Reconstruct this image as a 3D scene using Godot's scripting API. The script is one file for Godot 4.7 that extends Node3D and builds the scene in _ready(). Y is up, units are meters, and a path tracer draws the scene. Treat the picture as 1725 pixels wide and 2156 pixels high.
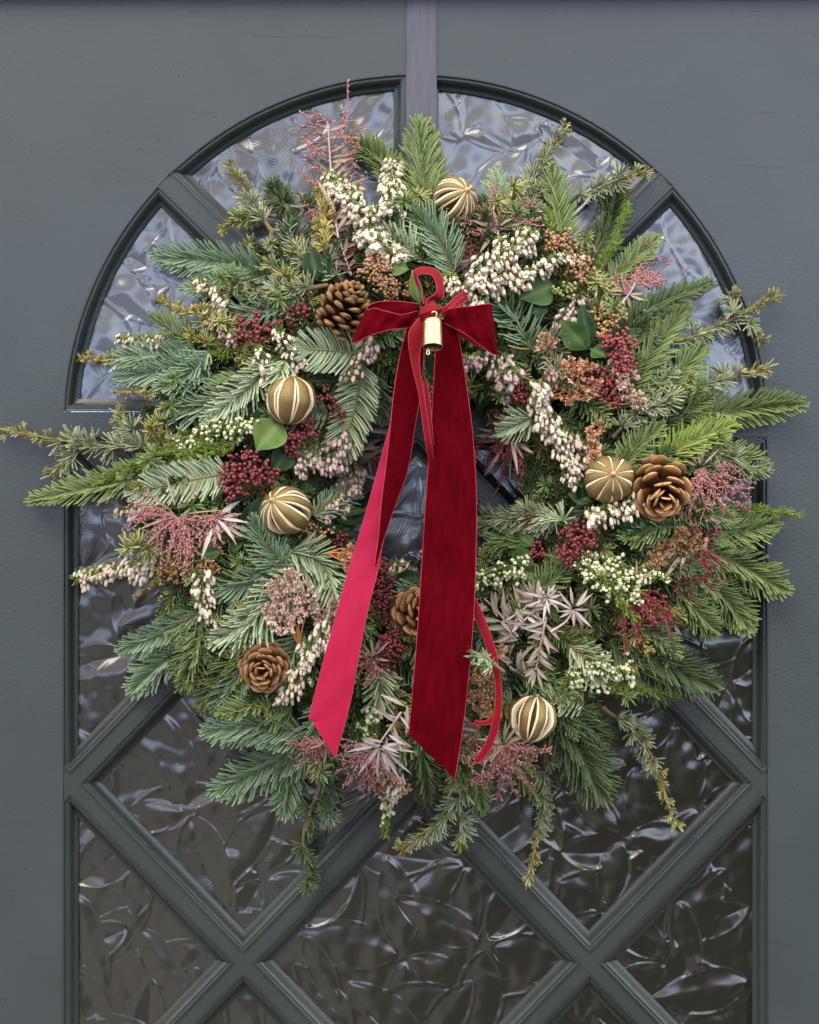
extends Node3D
# A decorated winter wreath on a painted door with an arched, leaded window of embossed glass.
# Lengths are worked out in units of half a millimetre on the door's face: x to the right and y downwards.

const U := 0.0005
const CX := 862.5
const CY := 1078.0
const D := 3800.0
var rng := RandomNumberGenerator.new()
var M := {}
var used := {}


class Mb:
	var v := PackedVector3Array()
	var n := PackedVector3Array()
	var c := PackedColorArray()
	var t := PackedVector2Array()
	var i := PackedInt32Array()
	var o := Vector3.ZERO

	func point(p: Vector3, nn: Vector3, col: Color, uv := Vector2.ZERO) -> void:
		v.append(p - o)
		n.append(nn)
		c.append(col)
		t.append(uv)

	func tri(a: int, b: int, d: int) -> void:
		i.append(a)
		i.append(b)
		i.append(d)

	func quad(a: int, b: int, d: int, e: int) -> void:
		tri(a, b, d)
		tri(a, d, e)

	# a thin three-sided needle that bends; 10 corners
	func needle(b: Vector3, dir: Vector3, side: Vector3, length: float, w: float, bend: Vector3, col: Color, tip: Color) -> void:
		var up := side.cross(dir)
		var s := v.size()
		var na := (side * 0.8 + up * 0.4).normalized()
		var nb := (up * 0.4 - side * 0.8).normalized()
		var a := b - o
		var hw := w * 0.5
		for k in 3:
			var f := 0.0 if k == 0 else (0.5 if k == 1 else 0.95)
			var ww := hw * (0.65 if k == 0 else (1.0 if k == 1 else 0.8))
			var p := a + dir * (length * f) + bend * (length * f * f)
			var col2 := col.lerp(tip, f)
			v.append(p + side * ww)
			v.append(p - side * ww)
			v.append(p + up * (ww * 0.9))
			n.append(na)
			n.append(nb)
			n.append(up)
			c.append(col2)
			c.append(col2)
			c.append(col2)
		v.append(a + dir * length + bend * length)
		n.append((dir + up * 0.6).normalized())
		c.append(tip)
		for k in 2:
			var q := s + k * 3
			for e in 3:
				var e2 := (e + 1) % 3
				tri(q + e, q + e2, q + 3 + e2)
				tri(q + e, q + 3 + e2, q + 3 + e)
		for e in 3:
			tri(s + 6 + e, s + 6 + (e + 1) % 3, s + 9)

	func tube(pts: PackedVector3Array, radii: PackedFloat32Array, sides: int, col: Color, col2: Color, closed_ends := true) -> void:
		var m := pts.size()
		var s := v.size()
		var ref := Vector3(0.13, 0.21, 0.97)
		for k in m:
			var d := (pts[mini(k + 1, m - 1)] - pts[maxi(k - 1, 0)]).normalized()
			var x := d.cross(ref)
			if x.length() < 0.05:
				x = d.cross(Vector3(1, 0, 0))
			x = x.normalized()
			var y := x.cross(d).normalized()
			var cc := col.lerp(col2, float(k) / (m - 1))
			for e in sides:
				var a := TAU * e / sides
				var r := x * cos(a) + y * sin(a)
				point(pts[k] + r * radii[k], r, cc, Vector2(float(e) / sides, float(k) / m))
		for k in m - 1:
			for e in sides:
				var q := s + k * sides
				var e2 := (e + 1) % sides
				quad(q + e, q + e2, q + sides + e2, q + sides + e)
		if closed_ends:
			for g in 2:
				var k := 0 if g == 0 else m - 1
				var d := (pts[0] - pts[1] if g == 0 else pts[m - 1] - pts[m - 2]).normalized()
				point(pts[k] + d * radii[k] * 0.5, d, col if g == 0 else col2)
				for e in sides:
					tri(s + k * sides + e, s + k * sides + (e + 1) % sides, v.size() - 1)

	# a ready shape put down once more, turned by b and tinted
	func stamp(m: Mb, b: Basis, p: Vector3, tint: Color, tint2: Color) -> void:
		var s := v.size()
		var q := p - o
		for k in m.v.size():
			v.append(b * m.v[k] + q)
			n.append((b * m.n[k]).normalized())
			var w := m.c[k]
			c.append(tint.lerp(tint2, w.r) * w.g)
		for k in m.i:
			i.append(s + k)

	# rows x cols corners given by f(row, col); normals from the neighbours
	func sheet(rows: int, cols: int, f: Callable, col: Callable, flip := false) -> void:
		var s := v.size()
		var g := PackedVector3Array()
		for r in rows:
			for k in cols:
				g.append(f.call(r, k))
		for r in rows:
			for k in cols:
				var dr := g[mini(r + 1, rows - 1) * cols + k] - g[maxi(r - 1, 0) * cols + k]
				var dk := g[r * cols + mini(k + 1, cols - 1)] - g[r * cols + maxi(k - 1, 0)]
				var nn := dr.cross(dk).normalized()
				point(g[r * cols + k], -nn if flip else nn, col.call(r, k), Vector2(float(k) / (cols - 1), float(r) / (rows - 1)))
		for r in rows - 1:
			for k in cols - 1:
				var q := s + r * cols + k
				quad(q, q + 1, q + cols + 1, q + cols)

	func arrays() -> Array:
		# every front face clockwise, as its normals say
		for k in range(0, i.size(), 3):
			var a := i[k]
			var b := i[k + 1]
			var d := i[k + 2]
			if (v[b] - v[a]).cross(v[d] - v[a]).dot(n[a] + n[b] + n[d]) > 0.0:
				i[k + 1] = d
				i[k + 2] = b
		var r := []
		r.resize(Mesh.ARRAY_MAX)
		r[Mesh.ARRAY_VERTEX] = v
		r[Mesh.ARRAY_NORMAL] = n
		if c.size() == v.size():
			r[Mesh.ARRAY_COLOR] = c
		if t.size() == v.size():
			r[Mesh.ARRAY_TEX_UV] = t
		r[Mesh.ARRAY_INDEX] = i
		return r

	func mesh() -> ArrayMesh:
		var m := ArrayMesh.new()
		m.add_surface_from_arrays(Mesh.PRIMITIVE_TRIANGLES, arrays())
		return m


# ---------------------------------------------------------------- nodes

func numbered(called: String) -> String:
	used[called] = used.get(called, -1) + 1
	return called if used[called] == 0 else "%s_%03d" % [called, used[called]]


func thing(called: String, label: String, category: String, at := Vector3.ZERO, group := "") -> Node3D:
	var o := Node3D.new()
	o.name = numbered(called)
	add_child(o, true)
	o.position = at
	o.set_meta("label", label)
	o.set_meta("category", category)
	if group:
		o.set_meta("group", group)
	return o


func part(called: String, m: Mesh, mat: Material, parent: Node, stuff := false, label := "") -> MeshInstance3D:
	var o := MeshInstance3D.new()
	var k := 0
	var nm := called
	while parent.has_node(nm):
		k += 1
		nm = "%s_%03d" % [called, k]
	o.name = nm
	o.mesh = m
	if mat:
		o.material_override = mat
	parent.add_child(o, true)
	if stuff:
		o.set_meta("kind", "stuff")
	if label:
		o.set_meta("label", label)
	return o


func mb(at: Vector3) -> Mb:
	var m := Mb.new()
	m.o = at
	return m


# ---------------------------------------------------------------- places

func P(x: float, y: float, z: float) -> Vector3:
	var k := U * (D - z) / D
	return Vector3((x - CX) * k, (CY - y) * k, z * U)


func Q(x: float, y: float, z := 0.0) -> Vector3:
	return Vector3((x - CX) * U, (CY - y) * U, z * U)


# how far the ring of greenery stands off the door
func zr(x: float, y: float) -> float:
	var d := Vector2(x - 895.0, y - 1025.0).length()
	var t := (d - 390.0) / (270.0 if d > 390.0 else 235.0)
	return 40.0 + 165.0 * sqrt(maxf(0.0, 1.0 - t * t))


func rr(a: float, b: float) -> float:
	return rng.randf_range(a, b)


# a smooth run through pixel points at the ring's height; p holds x, y pairs from the root to the tip
func run(p: Array, lift: float, tip: float, steps: int) -> PackedVector3Array:
	var q: Array[Vector3] = []
	var m := p.size() / 2
	for k in m:
		var f := float(k) / (m - 1)
		q.append(P(p[k * 2], p[k * 2 + 1], zr(p[k * 2], p[k * 2 + 1]) + lerpf(lift, tip, f)))
	if m == 2:
		var side := (q[1] - q[0]).cross(Vector3.BACK).normalized()
		var l := (q[1] - q[0]).length()
		q.insert(1, (q[0] + q[1]) * 0.5 + side * rr(-0.06, 0.06) * l + Vector3(0, 0, rr(0.0, 0.09) * l))
	m = q.size()
	var out := PackedVector3Array()
	for k in steps + 1:
		var f := float(k) / steps * (m - 1)
		var a := mini(int(f), m - 2)
		var before: Vector3 = q[a - 1] if a > 0 else q[0] * 2.0 - q[1]
		var after: Vector3 = q[a + 2] if a + 2 < m else q[m - 1] * 2.0 - q[m - 2]
		out.append(q[a].cubic_interpolate(q[a + 1], before, after, f - a))
	return out


func along(c: PackedVector3Array, s: float) -> Vector3:
	var f := clampf(s, 0.0, 1.0) * (c.size() - 1)
	var a := mini(int(f), c.size() - 2)
	return c[a].lerp(c[a + 1], f - a)


func heading(c: PackedVector3Array, s: float) -> Vector3:
	var a := mini(int(clampf(s, 0.0, 1.0) * (c.size() - 1)), c.size() - 2)
	return (c[a + 1] - c[a]).normalized()


func radii(n: int, a: float, b: float) -> PackedFloat32Array:
	var r := PackedFloat32Array()
	for k in n:
		r.append(lerpf(a, b, float(k) / (n - 1)) * U)
	return r


func rough_radii(n: int, a: float, b: float, jitter: float) -> PackedFloat32Array:
	var r := PackedFloat32Array()
	for k in n:
		r.append(lerpf(a, b, float(k) / (n - 1)) * U * rr(1.0 - jitter, 1.0 + jitter))
	return r


func shade(c: Color, by: float) -> Color:
	var k := rr(1.0 - by, 1.0 + by)
	return Color(c.r * k, c.g * k * rr(0.96, 1.04), c.b * k)


func length_of(c: PackedVector3Array) -> float:
	var l := 0.0
	for k in c.size() - 1:
		l += c[k].distance_to(c[k + 1])
	return l / U


# ---------------------------------------------------------------- small shapes used again and again

var ball: Mb
var bell_flower: Mb
var bud: Mb
var petal: Mb


func make_small_shapes() -> void:
	ball = lathe_shape([0.0, 1.0, 0.75, 0.66, 1.0, 0.0, 0.75, -0.66, 0.0, -1.0], 7, [0.7, 0.3, 0.0, 0.0, 0.1])
	# a heath bell, mouth along +y: x, y pairs of its outline
	bell_flower = lathe_shape([0.0, 0.0, 0.27, 0.06, 0.42, 0.3, 0.44, 0.55, 0.31, 0.86, 0.36, 1.0, 0.2, 0.93, 0.0, 0.7], 6, [0.75, 0.3, 0.06, 0.0, 0.05, 0.2, 0.6, 1.0])
	bud = lathe_shape([0.0, 0.0, 0.3, 0.12, 0.42, 0.45, 0.3, 0.85, 0.0, 1.0], 6, [1.0, 0.5, 0.1, 0.0, 0.1])
	petal = Mb.new()
	for k in 2:
		var w := 0.28
		for q in [[0.0, 0.0], [w, 0.55], [0.0, 1.0], [-w, 0.55]]:
			var x: float = q[0]
			var y: float = q[1]
			petal.point(Vector3(x, y, y * y * 0.35) if k == 0 else Vector3(y * y * -0.3, y, x), Vector3(0, -0.3, 1).normalized() if k == 0 else Vector3(1, 0.3, 0).normalized(), Color(y, 1, 0))
		petal.quad(k * 4, k * 4 + 1, k * 4 + 2, k * 4 + 3)
	petal.arrays()


func lathe_shape(outline: Array, sides: int, mixes: Array) -> Mb:
	var m := Mb.new()
	var rows := outline.size() / 2
	for k in rows:
		var a := Vector2(outline[maxi(k - 1, 0) * 2], outline[maxi(k - 1, 0) * 2 + 1])
		var b := Vector2(outline[mini(k + 1, rows - 1) * 2], outline[mini(k + 1, rows - 1) * 2 + 1])
		var d := (b - a).normalized()
		var nn := Vector2(d.y, -d.x) if outline[1] < outline[(rows / 2) * 2 + 1] or outline[1] == 0.0 else Vector2(-d.y, d.x)
		for e in sides:
			var g := TAU * e / sides
			var x: float = outline[k * 2]
			var n3 := Vector3(nn.x * cos(g), nn.y, nn.x * sin(g)) if x > 0.0 else Vector3(0, -1.0 if k == 0 and outline[1] <= 0.0 else 1.0, 0)
			if k == rows - 1 and x == 0.0 and outline[1] > 0.0:
				n3 = Vector3(0, -1, 0)
			m.point(Vector3(x * cos(g), outline[k * 2 + 1], x * sin(g)), n3.normalized(), Color(mixes[k], 1, 0))
	for k in rows - 1:
		for e in sides:
			var e2 := (e + 1) % sides
			m.quad(k * sides + e, k * sides + e2, (k + 1) * sides + e2, (k + 1) * sides + e)
	m.arrays()
	return m


func basis_y(dir: Vector3, size: float, wide := 1.0) -> Basis:
	var x := dir.cross(Vector3(0.3, 0.2, 0.93)).normalized()
	if x.length() < 0.1:
		x = Vector3.RIGHT
	var z := x.cross(dir).normalized()
	return Basis(x * size * wide, dir * size, z * size * wide)


# ---------------------------------------------------------------- plants

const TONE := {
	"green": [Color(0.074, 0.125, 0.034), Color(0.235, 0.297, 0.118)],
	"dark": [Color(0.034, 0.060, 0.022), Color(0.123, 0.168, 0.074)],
	"blue": [Color(0.067, 0.125, 0.063), Color(0.263, 0.347, 0.218)],
	"silver": [Color(0.146, 0.218, 0.101), Color(0.448, 0.515, 0.325)],
	"bright": [Color(0.129, 0.202, 0.031), Color(0.291, 0.364, 0.095)],
	"olive": [Color(0.157, 0.174, 0.047), Color(0.370, 0.375, 0.146)],
	"grey": [Color(0.134, 0.168, 0.084), Color(0.403, 0.431, 0.269)],
	"yellow": [Color(0.246, 0.202, 0.050), Color(0.448, 0.381, 0.129)],
}


func across(t: Vector3) -> Vector3:
	return t.cross(Vector3.BACK).normalized()


# flat spray of one stem with needles on both sides; comb: none on top, the stem shows
func fir_shape(m: Mb, stem: Mb, c: PackedVector3Array, width: float, tone: String, comb: bool, dense := 1.0) -> void:
	var l := length_of(c)
	var base: Color = TONE[tone][0]
	var light: Color = TONE[tone][1]
	var bark := Color(0.2, 0.15, 0.07) if comb else Color(0.11, 0.1, 0.045)
	stem.tube(c, radii(c.size(), 3.4, 1.6), 5, bark, Color(0.2, 0.19, 0.07))
	var rows := int(l / 5.3 * dense)
	var crooked := rr(0.07, 0.17)
	var lean := rr(-0.35, 0.35)
	for k in rows * 4 + 16:
		var s := minf((k / 4 + rng.randf() * 0.5) / rows, 1.0)
		var last := k >= rows * 4
		var t := heading(c, s)
		var f := (Vector3.BACK - t * t.z).normalized()
		var side := t.cross(f)
		f = (f + side * lean).normalized()
		side = t.cross(f)
		var way := 1.0 if k % 2 == 0 else -1.0
		var low := (k / 2) % 2 == 0
		var phi := way * (rr(1.15, 1.6) if low else (rr(0.55, 1.0) if not comb else rr(1.25, 1.75)))
		if last:
			phi = rng.randf() * TAU
		var rad := f * cos(phi) + side * sin(phi)
		var a := lerpf(1.3, 0.75, s * s) + rr(-1.0, 1.0) * crooked
		if not low and not comb:
			a -= 0.15
		if last:
			a = rr(0.05, 0.7)
		var dir := (rad * sin(a) + t * cos(a) + Vector3(rr(-1, 1), rr(-1, 1), rr(-1, 1)) * crooked).normalized()
		var profile := (1.0 - 0.45 * smoothstep(0.66, 1.0, s)) * lerpf(0.8, 1.0, smoothstep(0.0, 0.15, s))
		var length := width * 0.52 * profile * rr(0.86, 1.08) * (1.0 if low or comb else 0.78) * U
		if last:
			length *= 0.9
		if rng.randf() < 0.06:
			length *= rr(0.3, 0.8)
		var flat := rad.cross(dir).normalized() if absf(sin(phi)) > 0.3 else dir.cross(Vector3.RIGHT).normalized()
		flat = t if flat.length() < 0.5 else flat
		flat = (f.cross(dir)).normalized()
		var pale := pow(rng.randf(), 1.2) * (0.65 if low else 0.9)
		if tone == "silver" or tone == "blue":
			pale = minf(1.0, pale + 0.15)
		var col := base.lerp(light, pale)
		if rng.randf() < 0.012:
			col = Color(0.3, 0.17, 0.06)
		m.needle(along(c, s), dir, flat, length, rr(4.0, 5.0) * U, t * rr(0.1, 0.34) + f * rr(0.08, 0.26), shade(col, 0.2), shade(col.lerp(light, 0.45), 0.12))


func fir(label: String, p: Array, width: float, tone := "green", lift := 0.0, comb := false, tip := -999.0, extra: Array = []) -> Node3D:
	var c := run(p, lift, lift if tip < -900.0 else tip, 14)
	var root := thing("fir_sprig", label, "fir sprig", c[0], "fir sprigs of the wreath")
	var m := mb(c[0])
	var st := mb(c[0])
	fir_shape(m, st, c, width, tone, comb)
	for q in extra:      # side twigs: [x, y, x, y, width]
		fir_shape(m, st, run(q.slice(0, q.size() - 1), lift, lift, 10), q[q.size() - 1], tone, comb)
	part("stem", st.mesh(), M.bark, root)
	part("needles", m.mesh(), M.needle, root, true)
	return root


# a knobbly twig with rosettes of short needles
func cedar_shape(m: Mb, st: Mb, c: PackedVector3Array, size: float, tone: String, from: float, tipped: bool) -> void:
	var l := length_of(c)
	var base: Color = TONE[tone][0]
	var light: Color = TONE[tone][1]
	var yel: Color = TONE["yellow"][0]
	st.tube(c, rough_radii(c.size(), 4.6, 2.4, 0.28), 6, Color(0.13, 0.095, 0.055), Color(0.25, 0.19, 0.06) if tipped else Color(0.15, 0.12, 0.06))
	var n := maxi(2, int(l / 19.0))
	for k in n:
		var s := lerpf(from, 1.0, (k + rr(0.2, 0.8)) / n)
		var t := heading(c, s)
		var f := (Vector3.BACK - t * t.z).normalized()
		var side := t.cross(f)
		var phi := rr(-1.7, 1.7)
		var axis := (f * cos(phi) + side * sin(phi) + t * 0.55).normalized()
		var at := along(c, s)
		var spur := at + axis * rr(3.0, 7.0) * U
		st.tube(PackedVector3Array([at, spur]), PackedFloat32Array([2.6 * U, 3.2 * U]), 5, Color(0.16, 0.12, 0.06), Color(0.2, 0.17, 0.07))
		var young := tipped and s > 0.66
		var many := 10 if young else rng.randi_range(18, 25)
		var e1 := axis.cross(Vector3(0.2, 0.9, 0.3)).normalized()
		var e2 := e1.cross(axis)
		for q in many:
			var az := rng.randf() * TAU
			var po := acos(lerpf(0.15, 1.0, rng.randf())) * (0.6 if young else 1.0)
			var r := e1 * cos(az) + e2 * sin(az)
			var dir := (axis * cos(po) + r * sin(po)).normalized()
			var col := base.lerp(light, rng.randf() * 0.8)
			if young:
				col = col.lerp(yel, rr(0.35, 0.9))
			m.needle(spur, dir, r.cross(axis).normalized(), size * rr(0.75, 1.1) * (0.62 if young else 1.0) * U, rr(3.2, 4.0) * U, axis * 0.12, shade(col, 0.15), shade(col.lerp(light, 0.4), 0.1))
	# single needles at the growing end
	for k in int(l * 0.2) + 12:
		var s := 1.0 - pow(rng.randf(), 1.4) * 0.45
		var t := heading(c, s)
		var az := rng.randf() * TAU
		var e1 := t.cross(Vector3(0.1, 0.3, 0.9)).normalized()
		var r := e1 * cos(az) + t.cross(e1) * sin(az)
		var dir := (t * rr(0.5, 1.1) + r).normalized()
		var col := yel if tipped and rng.randf() < 0.75 else light
		m.needle(along(c, s), dir, r.cross(t).normalized(), size * rr(0.4, 0.75) * U, rr(2.6, 3.3) * U, t * 0.15, shade(col, 0.18), shade(col, 0.18))


func cedar(label: String, p: Array, size: float, tone := "grey", lift := 0.0, tipped := true, tip := -999.0, from := 0.12, extra: Array = []) -> Node3D:
	var c := run(p, lift, lift if tip < -900.0 else tip, 16)
	var root := thing("cedar_sprig", label, "cedar sprig", c[0], "cedar sprigs of the wreath")
	var m := mb(c[0])
	var st := mb(c[0])
	cedar_shape(m, st, c, size, tone, from, tipped)
	for q in extra:
		cedar_shape(m, st, run(q, lift if tip < -900.0 else tip, lift if tip < -900.0 else tip, 10), size, tone, 0.2, tipped)
	part("twig", st.mesh(), M.bark, root)
	part("needles", m.mesh(), M.needle, root, true)
	return root


func tiny_needles(m: Mb, c: PackedVector3Array, size: float, base: Color, light: Color, per: float, from := 0.0) -> void:
	for k in int(length_of(c) * per):
		var s := lerpf(from, 1.0, rng.randf())
		var t := heading(c, s)
		var az := rng.randf() * TAU
		var e1 := t.cross(Vector3(0.1, 0.3, 0.9)).normalized()
		var r := e1 * cos(az) + t.cross(e1) * sin(az)
		var col := base.lerp(light, rng.randf())
		m.needle(along(c, s), (t * 0.9 + r).normalized(), r.cross(t).normalized(), size * rr(0.7, 1.15) * U, 2.4 * U, t * 0.15, shade(col, 0.15), shade(light, 0.15))


# bright feathery heath foliage without flowers
func heath_green_shape(m: Mb, st: Mb, c: PackedVector3Array, width: float, base: Color, light: Color) -> void:
	st.tube(c, radii(c.size(), 3.0, 1.2), 5, Color(0.2, 0.12, 0.06), Color(0.2, 0.17, 0.06))
	tiny_needles(m, c, 11.0, base, light, 0.8)
	var n := int(length_of(c) / 8.5)
	for k in n:
		var s := (k + rng.randf()) / n
		var t := heading(c, s)
		var f := (Vector3.BACK - t * t.z).normalized()
		var side := t.cross(f)
		var phi := rr(-1.75, 1.75)
		var a := along(c, s)
		var dir := (t * 1.0 + (f * cos(phi) + side * sin(phi)) * rr(0.5, 0.9)).normalized()
		var l := width * rr(0.35, 0.7) * (1.0 - 0.6 * s) * U
		var b := PackedVector3Array([a, a + dir * l * 0.5, a + (dir + t * 0.25).normalized() * l])
		st.tube(b, radii(3, 1.3, 0.8), 4, base, light, false)
		tiny_needles(m, b, 10.0, base, light, 1.0)


func heath_green(label: String, p: Array, width: float, lift := 0.0, tip := -999.0, yellowish := false) -> Node3D:
	var c := run(p, lift, lift if tip < -900.0 else tip, 14)
	var root := thing("heath_sprig", label, "heath sprig", c[0], "flowerless heath sprigs of the wreath")
	var m := mb(c[0])
	var st := mb(c[0])
	heath_green_shape(m, st, c, width, Color(0.1, 0.16, 0.025) if not yellowish else Color(0.15, 0.16, 0.04), Color(0.2, 0.28, 0.06))
	part("stem", st.mesh(), M.bark, root)
	part("needles", m.mesh(), M.needle, root, true)
	return root


# a flowering heather spike; look: white, pink, bud (small greenish), dry
func heather(label: String, p: Array, width: float, look := "white", lift := 12.0, tip := -999.0, from := 0.0, many := 1.0) -> Node3D:
	var c := run(p, lift, lift if tip < -900.0 else tip, 14)
	var root := thing("heather_sprig", label, "heather", c[0], "flowering heather sprigs of the wreath")
	var m := mb(c[0])
	var st := mb(c[0])
	var fl := mb(c[0])
	var l := length_of(c)
	var base := Color(0.085, 0.135, 0.03)
	var light := Color(0.19, 0.25, 0.07)
	if look == "dry":
		base = Color(0.2, 0.13, 0.07)
	st.tube(c, radii(c.size(), 3.2, 1.4), 5, Color(0.17, 0.11, 0.06), Color(0.22, 0.2, 0.08))
	tiny_needles(m, c, 16.0, base, light, 1.7)
	var tints := {"white": [Color(0.6, 0.515, 0.42), Color(0.46, 0.36, 0.2)], "pink": [Color(0.53, 0.4, 0.365), Color(0.36, 0.24, 0.2)], "bud": [Color(0.6, 0.6, 0.4), Color(0.33, 0.38, 0.12)], "dry": [Color(0.5, 0.36, 0.29), Color(0.3, 0.16, 0.09)]}
	var shape := bud if look == "bud" else bell_flower
	var size := {"white": 20.0, "pink": 20.0, "bud": 11.5, "dry": 14.0}
	var n := int(l * (1.0 - from) * width / 60.0 * {"white": 0.54, "pink": 0.58, "bud": 0.62, "dry": 1.0}[look] * many)
	var spurs := maxi(3, n / 4)
	for k in spurs:
		var s := lerpf(from, 0.97, (k + rng.randf()) / spurs)
		var t := heading(c, s)
		var f := (Vector3.BACK - t * t.z).normalized()
		var side := t.cross(f)
		var phi := rr(-1.6, 1.6)
		var rad := f * cos(phi) + side * sin(phi)
		var a := along(c, s)
		var reach := width * rr(0.12, 0.38) * (1.0 - 0.55 * s * s) * U
		var b := a + (rad + t * 0.5).normalized() * reach
		st.tube(PackedVector3Array([a, (a + b) * 0.5 + t * reach * 0.1, b]), radii(3, 1.3, 1.0), 4, Color(0.16, 0.14, 0.06), Color(0.16, 0.2, 0.06), false)
		tiny_needles(m, PackedVector3Array([a, b]), 13.0, base, light, 1.5)
		for q in 4:
			var out := (rad * rr(0.2, 0.7) + side * rr(-0.5, 0.5) + f * rr(-0.1, 0.4) + Vector3(0, -1.05, 0) * (1.0 if look != "bud" else 0.2) + t * rr(-0.1, 0.5)).normalized()
			var at := b + (side * rr(-1, 1) + t * rr(-1, 1) + f * rr(-0.3, 0.8)) * 10.0 * U
			var z: float = size[look] * rr(0.6, 1.12) * (1.0 - 0.3 * s) * U
			var c1: Color = shade(tints[look][0], 0.08)
			if rng.randf() < 0.2:
				c1 = c1.lerp(tints[look][1], 0.4)
			fl.stamp(shape, basis_y(out, z, rr(0.9, 1.12) * (0.58 if look != "bud" else 0.95)), at, c1, tints[look][1])
			m.needle(at, -out, Vector3.BACK.cross(out).normalized(), 8.0 * U, 1.6 * U, Vector3.ZERO, base, light)
	part("stem", st.mesh(), M.bark, root)
	part("needles", m.mesh(), M.needle, root, true)
	part("flowers", fl.mesh(), M.flower, root, true)
	return root


# a head of berries or buds on branching stalks: mounds are [x, y, radius across, radius down]
func berries(label: String, mounds: Array, size: float, look := "red", lift := 24.0, fill := 1.0) -> Node3D:
	size *= 0.8
	var p0 := P(mounds[0][0], mounds[0][1], zr(mounds[0][0], mounds[0][1]) + lift - 55.0)
	var red := look in ["red", "deep", "rose"]
	var root := thing("berry_sprig" if red else "bud_sprig", label, "berries" if red else "flower buds", p0, "red berry sprigs of the wreath" if red else "tan bud sprigs of the wreath")
	var st := mb(p0)
	var b := mb(p0)
	var cols := {"red": [Color(0.19, 0.03, 0.036), Color(0.08, 0.016, 0.016)], "deep": [Color(0.13, 0.015, 0.02), Color(0.05, 0.008, 0.01)], "rose": [Color(0.25, 0.048, 0.048), Color(0.11, 0.022, 0.022)], "tan": [Color(0.36, 0.18, 0.1), Color(0.22, 0.17, 0.05)], "brown": [Color(0.24, 0.115, 0.04), Color(0.14, 0.07, 0.02)], "green": [Color(0.27, 0.27, 0.08), Color(0.18, 0.17, 0.05)], "gold": [Color(0.42, 0.27, 0.1), Color(0.2, 0.12, 0.04)]}
	var stalk := Color(0.12, 0.03, 0.03) if red else Color(0.2, 0.16, 0.06)
	for mo in mounds:
		var zc := zr(mo[0], mo[1]) + lift
		var mid := P(mo[0], mo[1], zc - 20.0)
		st.tube(PackedVector3Array([p0, (p0 + mid) * 0.5 + Vector3(0, 0, -0.003), mid]), radii(3, 3.2, 2.4), 5, stalk, stalk)
		var area: float = mo[2] * mo[3]
		var n := int(area / (size * size) * 1.0 * fill)
		var bunches := maxi(4, n / 7)
		for k in bunches:
			# a bunch on the dome
			var q := sqrt((k + 0.5) / bunches)
			var az := k * 2.399963 + rr(-0.3, 0.3)
			var hz := sqrt(maxf(0.0, 1.0 - q * q * 0.9)) * minf(mo[2], mo[3]) * 0.75 + rr(-5, 4)
			var hub := P(mo[0] + cos(az) * q * mo[2] * 0.88, mo[1] + sin(az) * q * mo[3] * 0.88, zc + hz - 9.0)
			st.tube(PackedVector3Array([mid, mid.lerp(hub, 0.6) + Vector3(0, 0, 0.002), hub]), radii(3, 1.7, 1.0), 4, stalk, stalk.lerp(cols[look][0], 0.3), false)
			for g in rng.randi_range(5, 8):
				var d := Vector3(rr(-1, 1), rr(-1, 1), rr(-0.25, 1.0)).normalized()
				var at := hub + d * size * rr(1.3, 3.1) * U
				st.tube(PackedVector3Array([hub, at]), PackedFloat32Array([0.8 * U, 0.7 * U]), 3, stalk, stalk, false)
				b.stamp(ball, basis_y(d, size * rr(0.8, 1.15) * U), at, shade(cols[look][0], 0.32), cols[look][1])
	part("stalk", st.mesh(), M.bark, root)
	part("berries" if red else "buds", b.mesh(), M.berry, root, true)
	return root


# a long narrow leaf as one sheet, folded a little along its rib
func leaf_mesh(from: Vector3, to: Vector3, width: float, curl: float, col: Color, light: Color, origin: Vector3, blunt := 0.8, fold := 0.25, face := Vector3.BACK) -> Mesh:
	var m := Mb.new()
	m.o = origin
	var d := to - from
	var l := d.length()
	d /= l
	var f := (face - d * face.dot(d)).normalized()
	var side := d.cross(f)
	var rows := 9
	var cols := 7
	var tw := rr(-0.25, 0.25)
	var place := func(r: int, k: int) -> Vector3:
		var s := float(r) / (rows - 1)
		var a := float(k) / (cols - 1) * 2.0 - 1.0
		var w := width * 0.5 * sin(PI * pow(clampf(s, 0.004, 0.996), blunt)) * (1.12 - 0.3 * s) * U
		var up := (absf(a) * fold * w) + curl * l * sin(PI * s * 0.9) + sin(s * 9.0 + a * 2.0) * w * 0.09
		var tu := tw * s
		return from + d * (l * s) + (side * cos(tu) + f * sin(tu)) * (a * w) + f * up
	var paint := func(r: int, k: int) -> Color:
		var g := col
		if k == cols / 2:
			g = col.lerp(light, 0.55)
		elif k == 0 or k == cols - 1:
			g = col.lerp(light, 0.25)
		return g * rr(0.93, 1.07)
	m.sheet(rows, cols, place, paint, true)
	return m.mesh()


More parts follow.
